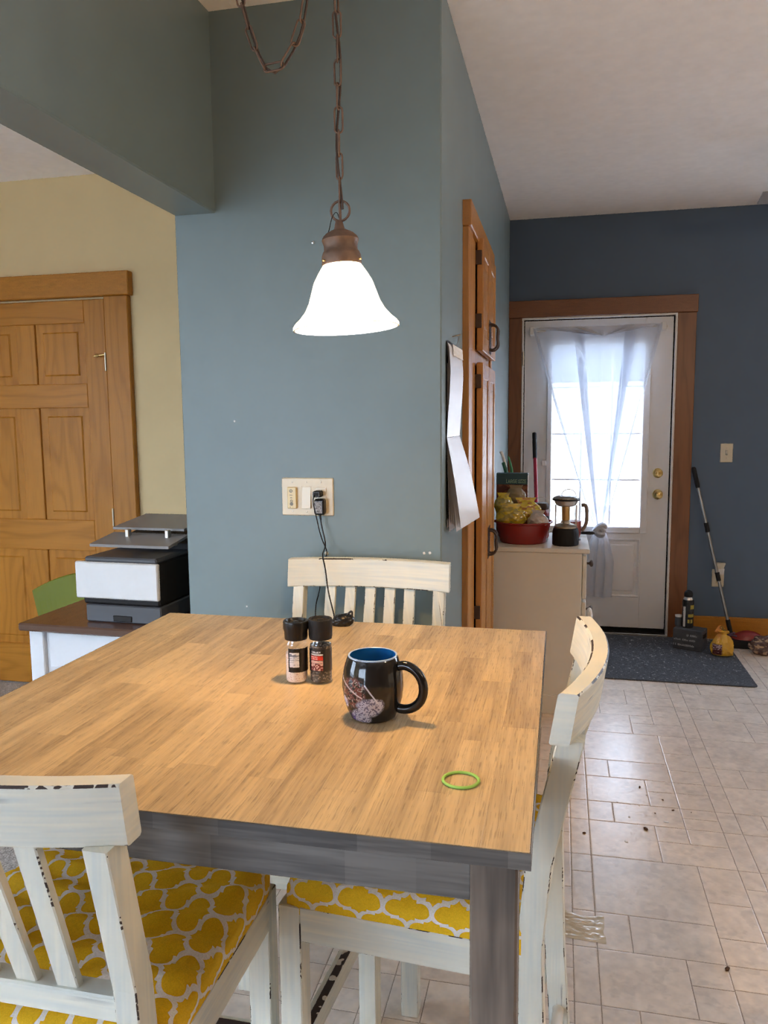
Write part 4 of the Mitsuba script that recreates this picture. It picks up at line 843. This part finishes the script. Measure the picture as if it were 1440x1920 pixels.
def grinder(cx, cy, label, kind):
    g = thing('spice_grinder', label, 'grinder')
    H = lambda *pr, n=40: lathe(list(pr), n, (cx, cy, TZ))
    part(g, 'jar', H((.014, .0012), (.0195, .0015), (.0215, .004), (.0218, .072), (.0205, .079), (.0185, .082), (.0185, .088)), 'glass', smooth=40)
    if kind == 'salt':
        mat('salt', lambda p, n, uv: mix(mi.Color3f(0.80, 0.70, 0.63), mi.Color3f(0.62, 0.42, 0.36), smoothstep(0.55, 0.75, noise(p.x*520, p.y*520, p.z*520))), 0.5, 0.5)
        part(g, 'salt', H((0, .003), (.018, .003), (.0200, .006), (.0204, .058), (.010, .062), (0, .062)), 'salt', smooth=40, label='coarse pinkish salt')
        part(g, 'label', curved_patch(cx, cy, .0221, R_(-115), R_(15), TZ+.024, TZ+.070, 24), 'black', smooth=True, label='black label')
        def f_bar(p, n, uv):
            return mix(mi.Color3f(0.78, 0.76, 0.78), mi.Color3f(0.20, 0.20, 0.24), dr.select((dr.abs(p.z-TZ-0.049) < 0.0115) & (noise(p.z*1500, 1, 2)*0.7+0.3*noise(p.x*300, p.z*300, 1) > 0.52), 1.0, 0.0))
        mat('barcode', f_bar, 0.4, 0.4)
        part(g, 'barcode', curved_patch(cx, cy, .0223, R_(-108), R_(-58), TZ+.034, TZ+.0625, 14), 'barcode', smooth=True, label='white barcode panel')
        part(g, 'cap', H((.0188, .084), (.0215, .085), (.0222, .088), (.0225, .100), (.0243, .105), (.0245, .118), (.0235, .1205), (.0190, .1212), (.0170, .1165), (.0060, .1165), (.0050, .1195), (0, .1195)), 'black', smooth=35, label='glossy black grinder cap')
    else:
        mat('peppercorns', lambda p, n, uv: mix(mi.Color3f(0.022, 0.018, 0.016), mi.Color3f(0.20, 0.17, 0.15), smoothstep(0.55, 0.8, noise(p.x*330, p.y*330, p.z*330))), 0.4, 0.5)
        part(g, 'peppercorns', H((0, .003), (.018, .003), (.0200, .006), (.0204, .074), (.010, .077), (0, .077)), 'peppercorns', smooth=40, label='black peppercorns')
        def f_pl(p, n, uv):
            z = (p.z-TZ)*1000; a = dr.atan2(p.y-cy, p.x-cx)*57.29578
            c = mi.Color3f(0.010, 0.010, 0.011); inb = (a > -130) & (a < -62)
            c = dr.select(inb & (z > 57.5) & (z < 60.0), mi.Color3f(0.72, 0.70, 0.72), c)
            txt = inb & (z > 60.8) & (z < 65.2) & (a > -124) & (a < -72) & (noise(a*0.55, z*0.8, 2) > 0.42); c = dr.select(txt, mi.Color3f(0.62, 0.62, 0.66), c)
            red = inb & (z > 48.0) & (z < 56.5); c = dr.select(red, mi.Color3f(0.62, 0.035, 0.020), c)
            t2 = red & (a < -90) & (((z > 49.5) & (z < 51.6)) | ((z > 53.0) & (z < 55.2))) & (noise(a*0.8, z*0.3, 8) > 0.35); c = dr.select(t2, mi.Color3f(0.80, 0.66, 0.62), c)
            c = dr.select(inb & (z > 42.0) & (z < 47.2), mi.Color3f(0.66, 0.40, 0.32), c)
            n1 = noise(a*0.14, z*0.42, 4); low = inb & (z > 27.5) & (z < 41.5)
            c = dr.select(low, mix(mi.Color3f(0.16, 0.02, 0.016), mi.Color3f(0.66, 0.40, 0.34), smoothstep(0.45, 0.68, n1)), c)
            return c
        mat('pepper_label', f_pl, 0.35, 0.5)
        part(g, 'label', curved_patch(cx, cy, .0221, R_(-150), R_(0), TZ+.025, TZ+.069, 30), 'pepper_label', smooth=True, label='black and red label')
        part(g, 'cap', H((.0188, .085), (.0215, .086), (.0225, .090), (.0230, .112), (.0232, .1225), (.0222, .1245), (.0180, .1245), (.0165, .1205), (.0060, .1205), (.0050, .1235), (0, .1235)), 'black_matte', smooth=35, label='dull black grinder cap')
grinder(-0.4895, 1.394, 'clear salt grinder with a glossy black cap, left of the pair on the table', 'salt')
grinder(-0.4430, 1.402, 'pepper grinder with a red label and dull black cap, right of the pair', 'pepper')
rb = torus(0.0238, 0.0021, (0, 0, 0), n=48, k=10); v = rb.vertices; rb.vertices = v*np.array([1.04, 1.0, 1.0])+np.array([0, 0, 0.0])
single('rubber_ring', xf(rb, 0.1, (-0.1275, 1.036, TZ+0.0022)), 'green_silicone', 'thin lime green rubber ring lying near the right edge of the table', 'rubber ring', smooth=True)
pch = thing('pouch', 'small black crumpled pouch with a loop on the back edge of the table', 'pouch')
pm = sphere_lump((0, 0, 0), (0.026, 0.017, 0.0185), 14, 0.22, 1.6, 4)
pv = pm.vertices.copy(); pv[:, 0] += 0.004*np.sin(pv[:, 2]*120); pv[:, 2] = np.maximum(pv[:, 2], -0.012); pm.vertices = pv
part(pch, 'body', xf(pm, 0.1, (-0.5135, 1.808, TZ+0.0125)), 'black', smooth=40)
part(pch, 'loop', tube(smooth_path([(-0.502, 1.806, TZ+.022), (-0.496, 1.805, TZ+.034), (-0.490, 1.805, TZ+.037), (-0.489, 1.806, TZ+.030), (-0.496, 1.808, TZ+.020)], 6), 0.0026, 8), 'black', smooth=True)
part(pch, 'flap', hull([(-0.565, 1.80, TZ+.001), (-0.545, 1.80, TZ+.010), (-0.520, 1.795, TZ+.008), (-0.520, 1.82, TZ+.001), (-0.55, 1.82, TZ+.001), (-.565, 1.81, TZ+.003)]), 'black')

# ------------------------------------------------------------------ wall plate with plugs, cords, nail and holes
wp = thing('wall_plate', 'ivory three-gang wall plate with a switch and keypad on the slate blue wall', 'switch plate')
W0 = WY-0.0055
part(wp, 'plate', box(-0.8235, -0.6605, W0, WY+0.001, 1.1145, 1.2290, 0.003), 'ivory')
rm_ = part(wp, 'keypad', box(-0.8030, -0.7745, W0-0.010, W0, 1.136, 1.2015, 0.002), 'almond', label='almond keypad with grey symbols')
sy = W0-0.0104
part(rm_, 'symbol', cat(xf(lathe([(.0022, 0), (.0052, 0), (.0052, .0006), (.0022, .0006)], 20), rx=math.pi/2, loc=(-0.7905, sy+0.0004, 1.190)), box(-0.7955, -0.7855, sy, W0, 1.1765, 1.1785), box(-0.7930, -0.7870, sy, W0, 1.1675, 1.1705), xf(lathe([(.0022, 0), (.0042, 0), (.0042, .0006), (.0022, .0006)], 16), rx=math.pi/2, loc=(-0.7895, sy+.0004, 1.1595)), xf(lathe([(.0, 0), (.0056, 0), (.0056, .0006), (0, .0006)], 16), rx=math.pi/2, loc=(-0.7895, sy+.0004, 1.1505)), box(-.7945, -.7925, sy, W0, 1.1400, 1.1425), box(-.7865, -.7845, sy, W0, 1.1400, 1.1425)), 'grey_print')
part(wp, 'rocker', hull([(x, y, z) for x in (-0.7580, -0.7310) for (y, z) in ((W0-0.001, 1.2010), (W0-0.004, 1.170), (W0-0.0085, 1.1375), (WY, 1.2015), (WY, 1.1365))]), 'ivory_light')
part(wp, 'rocker_frame', ring_slab(-0.7605, -0.7285, 1.134, 1.204, -0.7583, -0.7307, 1.1362, 1.2016, W0-0.0012, W0+0.001, 0.0003), 'ivory')
for x in (-0.7895, -0.7445, -0.6985):
    for z in (1.216, 1.1265): part(wp, 'screw', xf(lathe([(0, 0), (.0028, 0), (.0024, .0012), (0, .0016)], 12), rx=math.pi/2, loc=(x, W0, z)), 'pewter')
part(wp, 'socket', box(-0.7150, -0.6820, W0-0.002, W0, 1.137, 1.201, 0.001), 'ivory_light')
pa = thing('phone_charger', 'small black cube charger in the upper socket of the wall plate', 'charger')
part(pa, 'body', box(-0.7150, -0.6905, W0-0.036, W0-0.002, 1.1735, 1.1925, 0.004), 'black_matte')
part(pa, 'port', ring_slab(-0.7125, -0.6930, 1.1760, 1.1900, -0.7105, -0.6950, 1.178, 1.188, W0-0.0372, W0-0.035, 0.0004), 'charcoal')
part(pa, 'cable', tube(smooth_path([(-0.7085, W0-0.036, 1.1800), (-0.7080, W0-0.050, 1.165), (-0.7035, W0-0.046, 1.130), (-0.699, W0-0.040, 1.10), (-0.684, W0-0.035, 1.04), (-0.678, W0-0.020, 1.005), (-0.698, 2.222, 0.955), (-0.702, 2.225, 0.900), (-0.714, 2.225, 0.852), (-0.716, 2.22, 0.800), (-0.72, 2.21, 0.72)], 8), 0.0016, 8), 'black_matte', smooth=True)
pb = thing('power_adapter', 'larger black power adapter with a grey label in the lower socket of the wall plate', 'adapter')
part(pb, 'body', box(-0.7135, -0.6815, W0-0.030, W0-0.002, 1.1205, 1.1685, 0.005), 'black')
part(pb, 'label', box(-0.7105, -0.6880, W0-0.0306, W0-0.029, 1.1260, 1.1610), 'label_grey')
part(pb, 'cable', tube(smooth_path([(-0.6980, W0-0.018, 1.124), (-0.6960, W0-0.018, 1.105), (-0.690, W0-0.020, 1.075), (-0.679, W0-0.030, 1.035), (-0.668, 2.150, 1.012), (-0.653, 2.120, 0.985), (-0.634, 2.085, 0.925), (-0.615, 2.06, 0.880), (-0.606, 2.045, 0.862), (-0.602, 2.035, 0.853)], 8), 0.0019, 8), 'black', smooth=True)
part(pb, 'strain_relief', tube([(-0.6982, W0-0.018, 1.123), (-0.6955, W0-0.0185, 1.104)], [0.0042, .0026], 10), 'black')
single('wall_nail', xf(lathe([(0, 0), (.0045, 0), (.0040, .003), (0, .0045)], 16), rx=math.pi/2, loc=(-0.711, WY, 1.913)), 'chrome', 'small steel nail head in the blue wall left of the lamp', 'nail', smooth=40)
for i, (x, z) in enumerate(((-0.387, 1.009), (-0.370, 1.010))):
    single('wall_hole', xf(lathe([(0, 0), (.0042, 0), (.0025, .0007), (0, .0008)], 12), rx=math.pi/2, loc=(x, WY, z)), 'white_matte', ('left of two small white filled holes above the chair at the blue wall', 'right of two small white filled holes above the chair at the blue wall')[i], 'filled hole', smooth=40)
single('wall_anchor', xf(lathe([(0, 0), (.006, 0), (.0055, .004), (.003, .006), (0, .006)], 14), rx=math.pi/2, loc=(-0.687, WY, 1.000)), 'ivory_light', 'small white wall anchor just above the chair at the blue wall', 'wall anchor', smooth=40)
for i, (x, z, s) in enumerate(((-0.972, 1.400, 1), (-0.950, 0.824, .8))):
    single('paint_chip', xf(lathe([(0, 0), (.0032*s, 0), (.002*s, .0006), (0, .0007)], 8), rx=math.pi/2, loc=(x, WY, z)), 'white_matte', ('white paint chip on the blue wall left of the wall plate', 'white paint chip low on the blue wall, beside the table corner')[i], 'paint chip')

# ------------------------------------------------------------------ pendant lamp
PX, PY = -0.3745, 1.35
lamp = thing('pendant_lamp', 'lit pendant lamp with a frosted bell shade hanging on a rusty chain above the table', 'pendant lamp')
tilt = lambda m: xf(m, ry=-0.058, piv=(PX, PY, 1.66))
outer = [(.0325, 1.668), (.0365, 1.662), (.0430, 1.652), (.0510, 1.638), (.0570, 1.620), (.0625, 1.603), (.0700, 1.589), (.0800, 1.577), (.0890, 1.569), (.0930, 1.563), (.0925, 1.559)]
sh = part(lamp, 'shade', tilt(lathe([(r, z) for r, z in outer][::-1], 64, (PX, PY, 0))), 'frost_glass', smooth=True, label='frosted white glass shade, lit')
om = tilt(lathe(outer[::-1], 64, (PX, PY, 0)))
if (om.face_normals*(om.triangles_center-np.array([PX, PY, 1.61])))[:, :2].sum() < 0: om.invert()
scene[sh] = mikit.ply(om, 'frost_glass', smooth=True); scene[sh]['emitter'] = {'type': 'area', 'radiance': {'type': 'rgb', 'value': SHADE}}
part(lamp, 'shade_lining', tilt(lathe([(r-0.0025, z-0.0003) for r, z in outer], 64, (PX, PY, 0))), 'frost_glass', smooth=True)
bu = trimesh.creation.icosphere(subdivisions=3, radius=0.029); bu.apply_translation((PX+0.002, PY, 1.604))
bk = part(lamp, 'bulb', bu, 'white_matte', smooth=True); scene[bk]['emitter'] = {'type': 'area', 'radiance': {'type': 'rgb', 'value': BULB.tolist()}}
part(lamp, 'socket', lathe([(0, 1.632), (.013, 1.632), (.014, 1.668), (0, 1.668)], 24, (PX, PY, 0)), 'white_plastic')
part(lamp, 'fitter', tilt(lathe([(0, 1.668), (.0335, 1.6665), (.0345, 1.669), (.0340, 1.682), (.0318, 1.688), (.0292, 1.692), (.0292, 1.700), (.0310, 1.706), (.0322, 1.709), (.0300, 1.714), (.0240, 1.720), (.0140, 1.725), (.0095, 1.727), (.0080, 1.733), (.0060, 1.741), (0, 1.742)], 40, (PX, PY, 0))), 'bronze', smooth=35)
for a_ in (0.25, 2.3, 4.4): part(lamp, 'set_screw', tilt(xf(lathe([(0, 0), (.0017, 0), (.0017, .005), (0, .006)], 10), ry=math.pi/2, loc=(0.0335, 0, 0)).apply_transform(trimesh.transformations.euler_matrix(0, 0, -a_)).apply_translation((PX, PY, 1.6725))), 'brass')
part(lamp, 'ring', torus(0.0165, 0.0021, (PX-0.002, PY, 1.7575), 'y'), 'bronze', smooth=True)
part(lamp, 'stem', cyl((PX-0.002, PY, 1.738), (PX-0.003, PY, 1.775), 0.0026, 10), 'bronze')
part(lamp, 'ground_wire', tube(smooth_path([(PX-0.003, PY-0.006, 1.745), (PX-0.009, PY-0.008, 1.753), (PX-0.013, PY-0.008, 1.748), (PX-0.017, PY-0.012, 1.732), (PX-0.024, PY-0.016, 1.712)], 6), 0.0007, 6), 'black')
# chain links
def link(p, q, roll, tight=0.0062):
    p, q = np.array(p), np.array(q); d = q-p; Lh = np.linalg.norm(d)/2+0.0022; d /= np.linalg.norm(d)
    side = np.cross(d, [0.0, 1.0, 0.0]); side /= np.linalg.norm(side); nrm = np.cross(side, d)
    s = side*math.cos(roll)+nrm*math.sin(roll); c = (p+q)/2; t = np.linspace(0, 2*np.pi, 28, endpoint=False)
    ct, st = np.cos(t), np.sin(t)
    along = np.sign(ct)*(Lh-tight)+tight*ct; acr = tight*st
    return tube(c+along[:, None]*d+acr[:, None]*s, 0.0017, 7, closed=True)
def chain(points, start=0, pitch=0.0375):
    P = smooth_path(points, 30); s = np.r_[0, np.cumsum(np.linalg.norm(np.diff(P, axis=0), axis=1))]
    n = int(round(s[-1]/pitch)); t = np.linspace(0, s[-1], n+1); Q = np.stack([np.interp(t, s, P[:, k]) for k in range(3)], 1)
    for i in range(n):
        part(lamp, 'chain_link', link(Q[i], Q[i+1], (0.15 if (i+start) % 2 else 1.45)+0.3*math.sin(i*1.7), 0.0068), 'bronze', smooth=True)
    return P
top = ceil_z(PY)-0.02
P1 = chain([(PX-0.002, PY, 1.7735), (PX-0.003, PY, 2.0), (PX-0.002, PY, top)])
part(lamp, 'cord', tube(np.array([(PX-0.002+0.0045*math.sin(z*26), PY+0.003*math.cos(z*26), z) for z in np.linspace(1.76, top, 70)]), 0.0021, 7), 'dark_bronze', smooth=True)
HX = -0.602
sw_pts = [(PX-0.006, PY, top-0.01), (-0.4085, PY, 2.25), (-0.4320, PY, 2.105), (-0.4560, PY, 2.030), (-0.4960, PY, 1.994), (-0.5240, PY, 2.036), (-0.5480, PY, 2.115), (-0.5700, PY, 2.26), (HX, PY, top-0.01)]
P2 = chain(sw_pts, 1)
part(lamp, 'cord', tube(P2[::5]+np.array([0.003, 0.002, 0.0]), 0.0021, 7), 'dark_bronze', smooth=True)
for x in (PX, HX): part(lamp, 'ceiling_hook', cat(torus(0.011, 0.002, (x, PY, ceil_z(PY)-0.015), 'y'), lathe([(0, 0), (.016, 0), (.018, -.004), (0, -.006)], 20, (x, PY, ceil_z(PY)+0.001))), 'bronze')

# ------------------------------------------------------------------ desk, printer and green chair in the side room
dk = thing('desk', 'white desk with a dark brown top behind the end of the blue wall', 'desk')
KZ_ = 0.740; KX0, KX1, KY0, KY1 = -1.752, -1.165, 2.215, 2.80
def dskm(m): return xf(m, -0.02, (0, 0, 0), piv=(KX0, KY0, 0))
part(dk, 'top', dskm(box(KX0, KX1, KY0, KY1, KZ_-0.026, KZ_, 0.005)), 'desk_top')
for x in (KX0+0.018, KX1-0.073):
    for y in (KY0+0.03, KY1-0.085): part(dk, 'leg', dskm(box(x, x+0.055, y, y+0.055, 0.005, KZ_-0.026, 0.003)), 'desk_white')
part(dk, 'apron', dskm(box(KX0+0.073, KX1-0.073, KY0+0.045, KY0+0.063, 0.56, KZ_-0.026, 0.002)), 'desk_white')
part(dk, 'apron', dskm(box(KX0+0.026, KX0+0.044, KY0+0.085, KY1-0.085, 0.60, KZ_-0.026, 0.002)), 'desk_white')
part(dk, 'drawer', dskm(box(KX0+0.090, KX1-0.090, KY0+0.036, KY0+0.045, 0.585, KZ_-0.035, 0.002)), 'desk_white')
pr = thing('printer', 'black multifunction printer with a white front panel on the desk', 'printer')
def prm(m): return xf(m, -0.035, (-1.560, 2.268, KZ_))
part(pr, 'body', prm(box(0.016, 0.300, 0.012, 0.36, 0.062, 0.205, 0.006)), 'black_matte')
part(pr, 'paper_tray', prm(box(0.022, 0.302, 0.014, 0.35, 0.0015, 0.060, 0.004)), 'charcoal')
part(pr, 'tray_grip', prm(cat(box(0.125, 0.195, 0.011, 0.02, 0.006, 0.026, 0.002))), 'black')
part(pr, 'front_panel', prm(box(0.0, 0.305, -0.004, 0.014, 0.084, 0.206, 0.004)), 'printer_white')
part(pr, 'output_bed', prm(box(0.035, 0.300, 0.002, 0.34, 0.2055, 0.222, 0.005)), 'charcoal')
part(pr, 'scanner', prm(hull([(x, y, z) for x in (0.02, 0.31) for (y, z) in ((0.20, 0.222), (0.36, 0.222), (0.20, 0.243), (0.36, 0.268))])), 'black_matte')
part(pr, 'scanner_lid', prm(hull([(x, y, z) for x in (0.045, 0.318) for (y, z) in ((0.155, 0.292), (0.155, 0.300), (0.37, 0.312), (0.37, 0.322))])), 'printer_lid')
part(pr, 'feeder_tray', prm(hull([(x, y, z) for x in (0.045, 0.335) for (y, z) in ((0.02, 0.253), (0.02, 0.262), (0.16, 0.274), (0.16, 0.282))])), 'printer_lid')
for x in (0.12, 0.27): part(pr, 'hinge', prm(cat(box(x, x+0.014, 0.11, 0.13, 0.262, 0.300, 0.002), box(x, x+0.014, 0.15, 0.17, 0.240, 0.262, 0.002))), 'steel')
gc = thing('plastic_chair', 'lime green plastic chair behind the desk', 'chair')
gx, gy = -2.115, 2.80
def gback(n=24):
    R = []
    for i in range(n+1):
        t = i/n*2-1; cx = gx+0.215+t*0.24; cy = gy+0.045-0.05*t*t; top_ = 0.706+0.072*(1-t*t)
        R.append([(cx-t*0.04, cy+0.033, 0.43), (cx, cy-0.006+0.02, top_), (cx, cy+0.006+0.02, top_+0.004), (cx-t*0.04, cy+0.047, 0.43)])
    tri, _ = loft(R); return trimesh.Trimesh(tri.reshape(-1, 3), np.arange(len(tri)*3).reshape(-1, 3), process=False)
part(gc, 'backrest', gback(), 'green_plastic', smooth=35)
part(gc, 'seat', box(gx, gx+0.42, gy+0.065, gy+0.43, 0.42, 0.445, 0.01), 'green_plastic')
for x in (gx+0.02, gx+0.37):
    for y in (gy+0.09, gy+0.40): part(gc, 'leg', cyl((x+.01, y, 0.005), (x+.01, y, 0.43), 0.012, 12), 'chrome')
